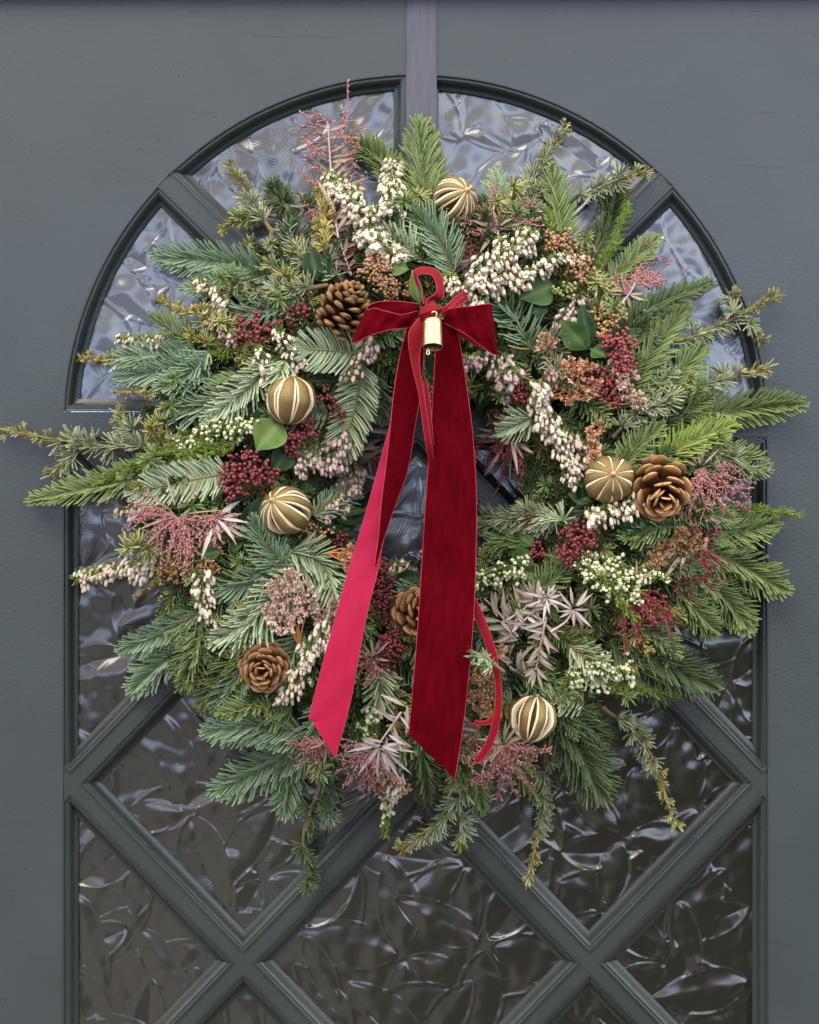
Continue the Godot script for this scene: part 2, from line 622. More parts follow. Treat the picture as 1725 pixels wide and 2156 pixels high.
# broad glossy leaves on a short stem: each is [root x, root y, tip x, tip y, width, tone, depth]
func leaves(label: String, list: Array, lift := 15.0) -> Node3D:
	var p0 := P(list[0][0], list[0][1], zr(list[0][0], list[0][1]) + lift - 18.0)
	var root := thing("leaf_sprig", label, "leaves", p0, "broad leaves of the wreath")
	var st := mb(p0)
	var tones := {"dark": [Color(0.014, 0.03, 0.012), Color(0.06, 0.1, 0.035)], "mid": [Color(0.036, 0.07, 0.02), Color(0.11, 0.17, 0.06)], "bright": [Color(0.08, 0.13, 0.032), Color(0.19, 0.25, 0.09)]}
	for q in list:
		var dz: float = q[6] if q.size() > 6 else 0.0
		var a := P(q[0], q[1], zr(q[0], q[1]) + lift)
		var b := P(q[2], q[3], zr(q[2], q[3]) + lift + dz)
		st.tube(PackedVector3Array([p0, a, a.lerp(b, 0.15)]), radii(3, 2.6, 1.6), 5, Color(0.12, 0.14, 0.05), Color(0.13, 0.17, 0.06))
		var tn: Array = tones[q[5]]
		part("leaf", leaf_mesh(a, b, q[4], rr(0.04, 0.1), tn[0], tn[1], p0, 0.86, 0.22, Vector3(rr(-0.3, 0.3), rr(-0.1, 0.4), 1).normalized()), M.leaf, root)
	part("stem", st.mesh(), M.bark, root)
	return root


# dyed filler: strings of tiny beads and narrow dull leaves. strings: [x, y, x, y, ...] each; leaves: [x, y, x, y]
func beaded(m: Mb, st: Mb, c: PackedVector3Array, col: Color, size: float, branch: float) -> void:
	var stalk := col * 0.75
	st.tube(c, radii(c.size(), 1.4, 0.9), 4, stalk, stalk, false)
	var n := int(length_of(c) / 7.6)
	for k in n:
		var s := 0.08 + 0.92 * (k + rng.randf()) / n
		var t := heading(c, s)
		var az := rng.randf() * TAU
		var e1 := t.cross(Vector3(0.1, 0.3, 0.9)).normalized()
		var r := e1 * cos(az) + t.cross(e1) * sin(az)
		var a := along(c, s)
		var far := rr(3.5, 6.0) if rng.randf() > branch else rr(9.0, 17.0)
		var b := a + (r + t * 0.7).normalized() * far * U
		st.tube(PackedVector3Array([a, b]), PackedFloat32Array([0.8 * U, 0.7 * U]), 3, stalk, stalk, false)
		var g := 1 if far < 7.0 else 3
		for q in g:
			var at := a.lerp(b, 1.0 - q * 0.33) + Vector3(rr(-1, 1), rr(-1, 1), rr(-1, 1)) * (1.5 if q else 0.3) * U
			m.stamp(ball, basis_y(r, size * rr(0.8, 1.2) * U), at, shade(col, 0.25), col * 0.55)


func plume(label: String, stem: Array, strings: Array, blades: Array, look := "pink", lift := 26.0, droop := 0.0) -> Node3D:
	var p0 := P(stem[0], stem[1], zr(stem[0], stem[1]) + lift)
	var root := thing("dyed_sprig", label, "dried filler", p0, "dyed pink and mauve sprigs of the wreath")
	var cols := {"pink": [Color(0.45, 0.2, 0.185), Color(0.27, 0.215, 0.145)], "red": [Color(0.3, 0.055, 0.06), Color(0.33, 0.25, 0.2)], "plum": [Color(0.19, 0.045, 0.055), Color(0.22, 0.16, 0.13)], "mauve": [Color(0.45, 0.21, 0.195), Color(0.38, 0.315, 0.295)], "ash": [Color(0.36, 0.15, 0.13), Color(0.24, 0.19, 0.155)]}
	var bead: Color = cols[look][0]
	var blade: Color = cols[look][1]
	var st := mb(p0)
	var b := mb(p0)
	if stem.size() >= 4:
		st.tube(run(stem, lift - 6.0, lift, 10), radii(11, 3.0, 1.4), 5, Color(0.5, 0.4, 0.38), Color(0.45, 0.3, 0.28))
	for q in strings:
		var c := run(q, lift, lift + rr(0.0, 22.0), 8)
		if droop != 0.0:
			for k in c.size():
				c[k] += Vector3(0, 0, -droop * U * pow(float(k) / 8, 2))
		beaded(b, st, c, shade(bead, 0.15), 1.85, 0.36)
	for q in blades:
		var a := P(q[0], q[1], zr(q[0], q[1]) + lift + 2.0)
		var e := P(q[2], q[3], zr(q[2], q[3]) + lift + rr(-22.0, 34.0))
		var w: float = q[4] if q.size() > 4 else 12.0
		part("leaf", leaf_mesh(a, e, w * rr(0.5, 0.68), rr(-0.16, 0.2), shade(blade, 0.14), blade * 1.25, p0, 0.9, 0.4, Vector3(rr(-0.5, 0.5), rr(-0.2, 0.7), 1).normalized()), M.dull_leaf, root)
	part("stalk", st.mesh(), M.bark, root)
	if b.v.size():
		part("beads", b.mesh(), M.berry, root, true)
	return root


# many strings and blades from one spot: count, reach, direction and spread in degrees (0 to the right, 90 up)
func burst(x: float, y: float, n: int, reach: float, toward: float, spread: float, sag := 0.0) -> Array:
	var out := []
	for k in n:
		var a := deg_to_rad(toward + spread * ((k + 0.5 + rr(-0.4, 0.4)) / n - 0.5) * 2.0)
		var r := reach * rr(0.35, 1.08)
		var bow := rr(-0.4, 0.4)
		var m := Vector2(cos(a + bow), -sin(a + bow)) * r * 0.55
		var e := Vector2(cos(a), -sin(a)) * r
		out.append([x, y, x + m.x, y + m.y + sag * 0.2 * r, x + e.x, y + e.y + sag * r])
	return out


func blades(x: float, y: float, n: int, reach: float, toward: float, spread: float, width := 12.0) -> Array:
	var out := []
	for k in n:
		var a := deg_to_rad(toward + spread * ((k + 0.5 + rr(-0.35, 0.35)) / n - 0.5) * 2.0)
		var r := reach * rr(0.5, 1.05)
		var s := rr(0.02, 0.25) * r
		out.append([x + cos(a) * s, y - sin(a) * s, x + cos(a) * r, y - sin(a) * r, width * rr(0.8, 1.15)])
	return out


# blades in pairs up a stem x0, y0 to x1, y1
func ladder(x0: float, y0: float, x1: float, y1: float, n: int, reach: float, width := 12.0, angle := 55.0) -> Array:
	var out := []
	var d := Vector2(x1 - x0, y1 - y0)
	for k in n:
		var s := (k + rng.randf() * 0.6) / n
		var b := Vector2(x0, y0) + d * s
		var e := d.normalized().rotated(deg_to_rad(angle * rr(0.35, 1.5)) * (1.0 if rng.randf() < 0.5 else -1.0)) * reach * rr(0.5, 1.1) * (1.0 - 0.35 * s)
		out.append([b.x, b.y, b.x + e.x, b.y + e.y, width * rr(0.85, 1.15)])
	return out


# beads in side strings up a stem
func side_strings(x0: float, y0: float, x1: float, y1: float, n: int, reach: float, angle := 60.0) -> Array:
	var out := []
	var d := Vector2(x1 - x0, y1 - y0)
	for k in n:
		var s := (k + rng.randf() * 0.7) / n
		var b := Vector2(x0, y0) + d * s
		var g := deg_to_rad(angle * rr(0.65, 1.15)) * (1.0 if k % 2 == 0 else -1.0)
		var e := d.normalized().rotated(g) * reach * rr(0.6, 1.1) * (1.0 - 0.3 * s)
		var h := d.normalized().rotated(g * 1.25) * e.length() * 0.55
		out.append([b.x, b.y, b.x + h.x, b.y + h.y, b.x + e.x, b.y + e.y])
	return out


# papery dried flowers on wiry orange stems: tips [x, y] reached from the root
func statice(label: String, root_at: Array, tips: Array, look := "pink", lift := 24.0, many := 15, spread := 20.0) -> Node3D:
	var p0 := P(root_at[0], root_at[1], zr(root_at[0], root_at[1]) + lift - 10.0)
	var root := thing("dried_flower_sprig", label, "dried flowers", p0, "papery dried flower sprigs of the wreath")
	var st := mb(p0)
	var fl := mb(p0)
	var wire := Color(0.38, 0.16, 0.05) if look != "brown" else Color(0.22, 0.12, 0.05)
	var cols := {"pink": [Color(0.46, 0.27, 0.15), Color(0.74, 0.57, 0.52)], "orange": [Color(0.45, 0.2, 0.07), Color(0.68, 0.43, 0.3)], "brown": [Color(0.26, 0.14, 0.06), Color(0.52, 0.33, 0.19)]}
	for q in tips:
		var e := P(q[0], q[1], zr(q[0], q[1]) + lift + rr(0.0, 14.0))
		var mid := (p0 + e) * 0.5 + Vector3(rr(-1, 1), rr(-1, 1), rr(0, 1)) * 9.0 * U
		st.tube(PackedVector3Array([p0, mid, e]), radii(3, 1.9, 1.3), 5, wire, wire * 1.1)
		for k in many:
			var far := Vector3(rr(-1, 1), rr(-1, 1), rr(-0.4, 0.9)).normalized() * spread * sqrt(rng.randf()) * U
			var at := e + far
			if k % 3 == 0:
				st.tube(PackedVector3Array([e.lerp(mid, rr(0.0, 0.35)), at]), PackedFloat32Array([0.9 * U, 0.7 * U]), 3, wire, wire, false)
			for g in 4:
				var dir := (far.normalized() + Vector3(rr(-1, 1), rr(-1, 1), rr(-0.3, 1.0))).normalized()
				fl.stamp(petal, basis_y(dir, rr(8.0, 12.5) * U), at, shade(cols[look][0], 0.2), shade(cols[look][1], 0.12))
	part("stem", st.mesh(), M.bark, root)
	part("flowers", fl.mesh(), M.flower, root, true)
	return root


# ---------------------------------------------------------------- cones, dried oranges, bell, bow

func cone_scale(dark: Color, mid: Color, tan: Color, pointed: bool) -> Mesh:
	var m := Mb.new()
	var rows := [[0.0, 0.2, 0.03, -0.03], [0.4, 0.32, 0.05, -0.05], [0.72, 0.47, 0.07, -0.11], [0.9, 0.5, 0.045, -0.16], [0.985, 0.42, -0.01, -0.155], [1.03, 0.22, -0.05, -0.12], [1.035, 0.02, -0.08, -0.09]]
	if pointed:
		rows = [[0.0, 0.2, 0.03, -0.03], [0.4, 0.34, 0.05, -0.05], [0.68, 0.47, 0.07, -0.1], [0.84, 0.4, 0.08, -0.17], [0.96, 0.22, 0.03, -0.17], [1.05, 0.1, -0.03, -0.13], [1.07, 0.02, -0.07, -0.09]]
	var cols := [dark, dark.lerp(mid, 0.6), mid, mid.lerp(tan, 0.65), tan * 1.15, tan * 1.3, tan * 0.8]
	var sides := 10
	for k in rows.size():
		var q: Array = rows[k]
		for e in sides:
			var a := TAU * e / sides
			var x := signf(cos(a)) * pow(absf(cos(a)), 0.7) * float(q[1])
			var s := sin(a)
			var z := float(q[2]) * s if s > 0.0 else -float(q[3]) * s
			z += (1.0 - absf(cos(a))) * 0.02 * (1.0 if s > 0 else -1.0)
			z -= x * x * 0.25
			var dy := -0.14 * x * x / 0.25 if k > 2 else 0.0
			var nn := Vector3(cos(a) * 0.45, 0.0 if k < 4 else float(k - 3) * 0.35, s).normalized()
			var cc: Color = cols[k]
			if s < -0.3 and k > 3:
				cc = cc.lerp(tan, 0.4)
			m.point(Vector3(x, float(q[0]) + dy, z), nn, cc)
	for k in rows.size() - 1:
		for e in sides:
			var e2 := (e + 1) % sides
			m.quad(k * sides + e, k * sides + e2, (k + 1) * sides + e2, (k + 1) * sides + e)
	return m.mesh()


func pine_cone(label: String, x: float, y: float, lift: float, length: float, radius: float, axis: Vector3, n: int, open: float, look: String) -> void:
	var at := P(x, y, zr(x, y) + lift)
	var root := thing("pine_cone", label, "pine cone", at, "pine cones of the wreath")
	var looks := {"brown": [Color(0.018, 0.008, 0.004), Color(0.075, 0.032, 0.012), Color(0.36, 0.2, 0.09)], "warm": [Color(0.025, 0.01, 0.004), Color(0.17, 0.068, 0.022), Color(0.56, 0.31, 0.14)], "dull": [Color(0.02, 0.009, 0.005), Color(0.12, 0.052, 0.02), Color(0.4, 0.215, 0.1)]}
	var lk: Array = looks[look]
	var kinds: Array[Mesh] = []
	for k in 3:
		kinds.append(cone_scale(lk[0], lk[1] * rr(0.85, 1.1), lk[2] * (0.74 + 0.22 * k), look == "brown"))
	axis = axis.normalized()
	var e1 := axis.cross(Vector3(0.3, 0.5, 0.2)).normalized()
	var e2 := axis.cross(e1)
	# the spindle
	var core := mb(at)
	core.tube(PackedVector3Array([at - axis * length * 0.42 * U, at, at + axis * length * 0.36 * U]), PackedFloat32Array([radius * 0.3 * U, radius * 0.42 * U, radius * 0.1 * U]), 10, lk[0], lk[0])
	part("core", core.mesh(), M.bark, root)
	for k in n:
		var f := (k + 0.5) / n
		var prof := pow(sin(PI * (0.2 + 0.78 * f)), 0.75) if f > 0.35 else lerpf(0.72, 1.0, f / 0.35) * 0.985
		var az := k * 2.39996
		var rad := e1 * cos(az) + e2 * sin(az)
		var a := lerpf(1.65 + 0.25 * open, 0.25, pow(f, 0.8)) * lerpf(0.82, 1.0, open)
		if look == "dull":
			a = lerpf(1.7, 0.3, pow(f, 1.7))
		var dir := (rad * sin(a) + axis * cos(a)).normalized()
		dir = (dir + Vector3(rr(-1, 1), rr(-1, 1), rr(-1, 1)) * (0.07 + 0.13 * open)).normalized()
		var up := (axis - dir * axis.dot(dir)).normalized()
		if a < 0.35:
			up = (-rad - dir * (-rad).dot(dir)).normalized()
		var sl := radius * (0.34 + 0.42 * prof) * lerpf(0.9, 1.1, open) * (0.78 if n > 75 else 1.0)
		var base := axis * lerpf(-0.46, 0.3, f) * length * U + rad * radius * prof * 0.28 * U
		var o := part("scale", kinds[k % 3], M.cone, root)
		o.transform = Transform3D(Basis(dir.cross(up) * sl * rr(0.72, 0.9) * U, dir * sl * rr(0.92, 1.06) * U, up * sl * (0.7 if look == "warm" else 0.9) * U), base)


func dried_orange(label: String, x: float, y: float, lift: float, r: float, axis: Vector3, n: int, gap: float, turn: float, squash := 0.95) -> void:
	var at := P(x, y, zr(x, y) + lift)
	var root := thing("dried_orange", label, "dried orange", at, "gilded dried oranges of the wreath")
	root.scale = Vector3(rr(0.93, 1.05), rr(0.93, 1.04), rr(0.95, 1.05))
	axis = axis.normalized()
	var e1 := axis.cross(Vector3(0.3, 0.2, 0.5)).normalized()
	var b := Basis(e1, axis, e1.cross(axis)).orthonormalized()
	var core := lathe_shape([0.0, 0.9, 0.35, 0.8, 0.62, 0.42, 0.7, 0.0, 0.62, -0.42, 0.35, -0.8, 0.0, -0.9], 14, [0, 0, 0, 0, 0, 0, 0])
	var m := Mb.new()
	m.stamp(core, b * Basis.from_scale(Vector3(r * U, r * U * squash, r * U)), Vector3.ZERO, Color(0.1, 0.035, 0.01), Color(0.1, 0.035, 0.01))
	part("pulp", m.mesh(), M.pulp, root)
	for k in n:
		var outer := Mb.new()
		var rim := Mb.new()
		var rows := 17
		var cols := 9
		var fat := rr(0.5, 1.4)
		var sway := rr(-0.1, 0.1)
		var lift_out := rr(-0.05, 0.05)
		var shape := func(row: int, col: int, depth: float) -> Vector3:
			var lat := lerpf(-1.5, 1.5, float(row) / (rows - 1))
			var a := float(col) / (cols - 1) * 2.0 - 1.0
			var open := gap * pow(cos(lat), 0.55) * (fat if cos(lat) > 0.2 else 1.0)
			var half := PI / n * (1.0 - open) + 0.003
			var lon := a * half + sway * cos(lat)
			var rad := 1.0 + lift_out * cos(lat) - 0.075 * a * a * cos(lat) - 0.02 * sin(lat * 7.0 + k) * cos(lat) - depth
			return Vector3(cos(lon) * cos(lat) * rad, sin(lat) * rad * squash + 0.035 * cos(lat * 2.0), sin(lon) * cos(lat) * rad) * r * U
		outer.sheet(rows, cols, func(a, c): return shape.call(a, c, 0.0), func(_a, c): return Color.WHITE * (rr(0.9, 1.08) if c > 0 and c < cols - 1 else 0.9))
		# sheet() guesses a side; turn it outwards
		for q in outer.v.size():
			if outer.n[q].dot(outer.v[q]) < 0.0:
				outer.n[q] = -outer.n[q]
		for s in 2:
			var col := 0 if s == 0 else cols - 1
			var edge := 0.055
			rim.sheet(rows, 4, func(a, c):
				var p: Vector3 = shape.call(a, col, [0.0, 0.0, 0.04, 0.3][c])
				var side := Vector3(0, 0, 1).rotated(Vector3.UP, 0.0) * (1.0 if s == 1 else -1.0)
				return p + side * [0.0, 0.05, 0.1, 0.0][c] * r * U * cos(lerpf(-1.5, 1.5, float(a) / (rows - 1))) + Vector3.ZERO * edge, func(_a, c): return Color(0.7, 0.58, 0.4) * ([1.0, 1.05, 1.0, 0.7][c]), s == 0)
		var am := ArrayMesh.new()
		am.add_surface_from_arrays(Mesh.PRIMITIVE_TRIANGLES, outer.arrays())
		am.surface_set_material(0, M.gold_peel)
		am.add_surface_from_arrays(Mesh.PRIMITIVE_TRIANGLES, rim.arrays())
		am.surface_set_material(1, M.pith)
		var o := part("peel_segment", am, null, root)
		o.basis = b * Basis(Vector3.UP, turn + TAU * k / n)
	var button := Mb.new()
	button.tube(PackedVector3Array([axis * r * 0.93 * squash * U, axis * r * 1.0 * squash * U, axis * r * 1.05 * squash * U]), PackedFloat32Array([r * 0.1 * U, r * 0.12 * U, r * 0.075 * U]), 9, Color(0.62, 0.48, 0.3), Color(0.5, 0.36, 0.18))
	part("stalk_button", button.mesh(), M.pith, root)


func bell() -> void:
	var top := P(911, 668, 372)
	var root := thing("bell", "small brushed gold bell hanging from the knot of the red bow", "bell", top)
	var axis := Vector3(-0.06, -0.93, 0.3).normalized()
	var e1 := Vector3.RIGHT
	var b := Basis(e1, axis, e1.cross(axis)).orthonormalized() * Basis.from_scale(Vector3.ONE * U * 0.94)
	var m := Mb.new()
	var outline := [[0.0, 3.0], [8.0, 3.4], [14.0, 5.0], [17.5, 8.0], [18.2, 9.5], [18.0, 11.5], [18.9, 12.5], [18.9, 15.5], [18.3, 16.5], [18.7, 30.0], [19.3, 48.0], [20.0, 62.0], [20.6, 64.5], [20.2, 66.0], [19.0, 65.0], [18.2, 48.0], [17.4, 20.0], [0.0, 8.0]]
	var sides := 28
	for k in outline.size():
		var a: Array = outline[maxi(k - 1, 0)]
		var c: Array = outline[mini(k + 1, outline.size() - 1)]
		var d := Vector2(c[0] - a[0], c[1] - a[1]).normalized()
		for e in sides:
			var g := TAU * e / sides
			var dent := 1.0 + 0.012 * sin(g * 3.0 + k) + 0.008 * sin(g * 7.0)
			m.point(b * Vector3(outline[k][0] * cos(g) * dent, outline[k][1], outline[k][0] * sin(g) * dent), (b * Vector3(d.y * cos(g), -d.x, d.y * sin(g))).normalized(), Color.WHITE, Vector2(float(e) / sides, k * 0.05))
	for k in outline.size() - 1:
		for e in sides:
			m.quad(k * sides + e, k * sides + (e + 1) % sides, (k + 1) * sides + (e + 1) % sides, (k + 1) * sides + e)
	part("cup", m.mesh(), M.brass, root)
	var w := Mb.new()
	var loop := PackedVector3Array()
	for k in 13:
		var a := -0.3 + k / 12.0 * 4.4
		loop.append(Vector3(sin(a) * 5.0, 4.0 - cos(a) * 6.0 + 3.0, 0) * U + Vector3(0.0015, -0.001, 0))
	w.tube(loop, radii(13, 1.4, 1.4), 6, Color.WHITE, Color.WHITE)
	part("hook", w.mesh(), M.wire, root)
	var cl := Mb.new()
	var c := PackedVector3Array()
	for q in [[-1.0, 22.0], [-3.0, 60.0], [-5.0, 72.0], [-7.5, 80.0], [-8.0, 86.0], [-5.5, 89.0], [-2.5, 86.0], [-3.0, 79.0], [-5.0, 71.0]]:
		c.append(b * Vector3(q[0] - 4.0, q[1] * 0.93, -1.0))
	cl.tube(c, radii(c.size(), 1.0, 1.0), 6, Color.WHITE, Color.WHITE)
	part("clapper", cl.mesh(), M.wire, root)


# a band given by rows [x, y, x, y, z, z] of its two edges; two skins and two woven edges
func band(parent: Node3D, called: String, rows: Array, front: Material, back: Material, edges := true, ripple := 0.0) -> void:
	var n := rows.size()
	var a: Array[Vector3] = []
	var b: Array[Vector3] = []
	for q in rows:
		a.append(P(q[0], q[1], q[4]))
		b.append(P(q[2], q[3], q[5] if q.size() > 5 else q[4]))
	var steps := (n - 1) * 8 + 1
	var cols := 11
	var pick := func(list: Array[Vector3], k: int) -> Vector3:
		var f := float(k) / 8.0
		var i := mini(int(f), n - 2)
		var p0: Vector3 = list[i - 1] if i > 0 else list[0] * 2.0 - list[1]
		var p3: Vector3 = list[i + 2] if i + 2 < n else list[n - 1] * 2.0 - list[n - 2]
		return list[i].cubic_interpolate(list[i + 1], p0, p3, f - i)
	var place := func(r: int, k: int) -> Vector3:
		var s := float(k) / (cols - 1)
		var l: Vector3 = pick.call(a, r)
		var h: Vector3 = pick.call(b, r)
		var w := l.distance_to(h)
		return l.lerp(h, s) + Vector3(0, 0, sin(PI * s) * w * 0.045 + ripple * U * sin(r * 0.23 + s * 2.4) * sin(PI * s) + ripple * 0.4 * U * sin(r * 0.61 - s * 5.0))
	var probe := Mb.new()
	probe.sheet(steps, cols, place, func(_r, _k): return Color.WHITE)
	var at := parent.position
	for skin in 2:
		var m := Mb.new()
		m.o = at
		for k in probe.v.size():
			var nn := probe.n[k]
			var s := 1.0 if skin == 0 else -1.0
			# the front is the side that the list of rows shows: left edge first, running away from the start
			m.point(probe.v[k] + nn * s * 0.55 * U, nn * s, Color.WHITE, probe.t[k])
		m.i = probe.i.duplicate()
		part(called if skin == 0 else called + "_lining", m.mesh(), front if skin == 0 else back, parent)
	if edges:
		for e in 2:
			var line := PackedVector3Array()
			for r in steps:
				line.append(place.call(r, 0 if e == 0 else cols - 1))
			var m := Mb.new()
			m.o = at
			m.tube(line, radii(steps, 0.85, 0.85), 5, Color.WHITE, Color.WHITE)
			part("woven_edge", m.mesh(), M.selvage, parent)


func bow() -> void:
	var at := P(905, 658, 335)
	var root := thing("bow", "crimson velvet bow with two long tails on the wreath's upper middle", "bow", at)
	# rows run from the knot outwards; the velvet side is the second material when an edge order turns it over
	var v: Material = M.velvet
	var s: Material = M.satin
	# long tail in front: left edge, right edge, top to bottom
	band(root, "tail", [[920, 672, 958, 676, 318, 322], [917, 740, 972, 742, 322], [912, 830, 985, 830, 322], [907, 920, 996, 920, 318], [898, 1040, 1003, 1040, 314], [889, 1180, 1002, 1180, 314], [880, 1320, 996, 1320, 322, 326], [868, 1470, 979, 1500, 318, 322], [861, 1546, 958, 1640, 306, 312]], v, s, true, 4.5)
	# the other tail is folded lengthwise: its velvet flap narrows until only the pink lining shows
	band(root, "folded_tail", [[858, 690, 893, 700, 312, 306], [842, 750, 892, 756, 318, 308], [829, 830, 884, 838, 322, 306], [822, 900, 872, 910, 322, 304], [813, 980, 859, 990, 322, 303], [803, 1060, 832, 1066, 322, 304], [797, 1130, 808, 1134, 322, 308], [789, 1190, 792, 1191, 320, 314]], v, s, true, 1.0)
	band(root, "tail_lining", [[893, 700, 872, 690, 302, 302], [884, 838, 850, 826, 302, 300], [872, 910, 822, 894, 301, 300], [859, 990, 800, 974, 301, 299], [832, 1066, 779, 1050, 302, 299], [809, 1134, 758, 1122, 305, 300], [796, 1200, 738, 1186, 309, 302], [774, 1290, 712, 1280, 315, 306], [752, 1400, 680, 1396, 318, 308], [738, 1480, 652, 1506, 315, 305], [706, 1597, 654, 1512, 308, 304]], v, s, true, 1.5)
	# loops
	band(root, "loop", [[880, 655, 868, 690, 326, 326], [845, 662, 838, 692, 340, 342], [812, 655, 806, 698, 346, 352], [788, 649, 776, 708, 342, 352], [774, 652, 747, 722, 334, 330], [776, 644, 743, 714, 316, 314], [800, 635, 770, 690, 306, 306], [845, 635, 840, 680, 302, 302], [882, 640, 880, 672, 312, 310]], v, v, true, 5.0)
	band(root, "loop", [[938, 654, 934, 680, 326, 326], [958, 648, 955, 690, 344, 342], [990, 645, 985, 706, 356, 352], [1018, 641, 1026, 738, 350, 350], [1033, 640, 1047, 749, 336, 338], [1030, 648, 1040, 745, 320, 320], [1004, 656, 1000, 726, 308, 308], [965, 660, 962, 704, 304, 302], [935, 662, 932, 688, 310, 308]], s, v, true, 5.0)
	# narrow strands
	band(root, "strand", [[884, 668, 893, 660, 336, 338], [866, 690, 896, 690, 346, 340], [860, 715, 886, 730, 350, 344], [868, 770, 884, 775, 348], [882, 830, 893, 830, 345], [890, 890, 902, 888, 340], [898, 940, 910, 940, 332], [906, 990, 917, 988, 304], [918, 1040, 928, 1038, 294]], M.narrow, M.narrow, true, 0.0)
	band(root, "strand", [[892, 800, 899, 798, 330], [897, 860, 907, 858, 330], [903, 920, 912, 918, 326], [912, 975, 920, 972, 302], [924, 1020, 931, 1018, 292]], M.narrow, M.narrow, true, 0.0)
	band(root, "strand", [[896, 650, 906, 646, 330, 326], [899, 632, 914, 630, 330, 322], [918, 616, 932, 628, 330, 322], [918, 595, 934, 598, 326, 318], [908, 579, 922, 570, 324, 316], [892, 577, 892, 562, 322, 316], [880, 580, 872, 570, 322, 316], [882, 594, 874, 592, 322, 316], [888, 612, 890, 618, 324, 318], [892, 640, 902, 640, 328, 322]], M.narrow, M.narrow, true, 0.0)
	band(root, "strand", [[922, 662, 924, 652, 330, 330], [944, 652, 942, 642, 332, 332], [962, 636, 956, 628, 316, 316], [986, 618, 980, 608, 268, 268]], M.narrow, M.narrow, true, 0.0)
	band(root, "strand", [[930, 670, 932, 660, 328, 328], [956, 652, 952, 644, 328, 328], [988, 630, 982, 622, 270, 270]], M.narrow, M.narrow, true, 0.0)
	band(root, "strand", [[990, 1262, 1000, 1256, 296], [1000, 1300, 1018, 1296, 298], [1020, 1350, 1036, 1344, 300], [1036, 1400, 1050, 1396, 300], [1044, 1450, 1056, 1450, 302], [1041, 1500, 1055, 1502, 302], [1032, 1540, 1046, 1546, 300], [1016, 1576, 1028, 1584, 298], [998, 1600, 1006, 1608, 296]], M.narrow, M.narrow, true, 0.0)
	band(root, "strand", [[1046, 1410, 1051, 1408, 296], [1050, 1460, 1057, 1460, 292], [1042, 1496, 1050, 1500, 294], [1030, 1514, 1034, 1522, 298], [1010, 1519, 1008, 1527, 300], [1000, 1516, 996, 1522, 300]], M.narrow, M.narrow, true, 0.0)
	# the knot: a wrapped lump
	var m := mb(at)
	m.sheet(15, 25, func(r, k):
		var lat = lerpf(-1.45, 1.45, r / 14.0)
		var lon = TAU * k / 24.0
		var wr = 1.0 + 0.08 * sin(lat * 8.0 + lon * 1.0) * cos(lat)
		return at + Vector3(cos(lon) * cos(lat) * 21.0 * wr, sin(lat) * 17.0 * wr + 3.0 * cos(lon), sin(lon) * cos(lat) * 16.0 * wr + 9.0) * U, func(_r, _k): return Color.WHITE)
	for q in m.v.size():
		if m.n[q].dot(m.v[q]) < 0.0:
			m.n[q] = -m.n[q]
	part("knot", m.mesh(), M.narrow, root)


# ---------------------------------------------------------------- door

func prism(poly: PackedVector2Array, z0: float, z1: float) -> Mesh:
	var m := Mb.new()
	var idx := Geometry2D.triangulate_polygon(poly)
	for side in 2:
		var s := m.v.size()
		for p in poly:
			m.point(Q(p.x, p.y, z1 if side == 0 else z0), Vector3(0, 0, 1.0 if side == 0 else -1.0), Color.WHITE, Vector2(p.x, p.y) * U)
		for k in range(0, idx.size(), 3):
			m.tri(s + idx[k], s + idx[k + 1], s + idx[k + 2])
	var turn := 1.0 if Geometry2D.is_polygon_clockwise(poly) else -1.0
	for k in poly.size():
		var a := poly[k]
		var b := poly[(k + 1) % poly.size()]
		var d := (b - a).normalized()
		var nn := Vector3(-d.y * turn, -d.x * turn, 0)
		var s := m.v.size()
		for q in [[a, z1], [b, z1], [b, z0], [a, z0]]:
			var p: Vector2 = q[0]
			m.point(Q(p.x, p.y, q[1]), nn, Color.WHITE, Vector2(p.x + p.y, q[1]) * U)
		m.quad(s, s + 1, s + 2, s + 3)
	return m.mesh()


func window_outline(grow: float) -> PackedVector2Array:
	var w := PackedVector2Array()
	for k in 73:
		var a := PI + PI * k / 72.0
		w.append(Vector2(875 + cos(a) * (742 + grow), 898 + sin(a) * (742 + grow)))
	w.append(Vector2(1617 + grow, 2242 + grow))
	w.append(Vector2(133 - grow, 2242 + grow))
	return w


func bar_poly(a: Vector2, b: Vector2, wide: float) -> PackedVector2Array:
	var d := (b - a).normalized()
	var s := Vector2(-d.y, d.x) * wide * 0.5
	return PackedVector2Array([a + s, b + s, b - s, a - s])


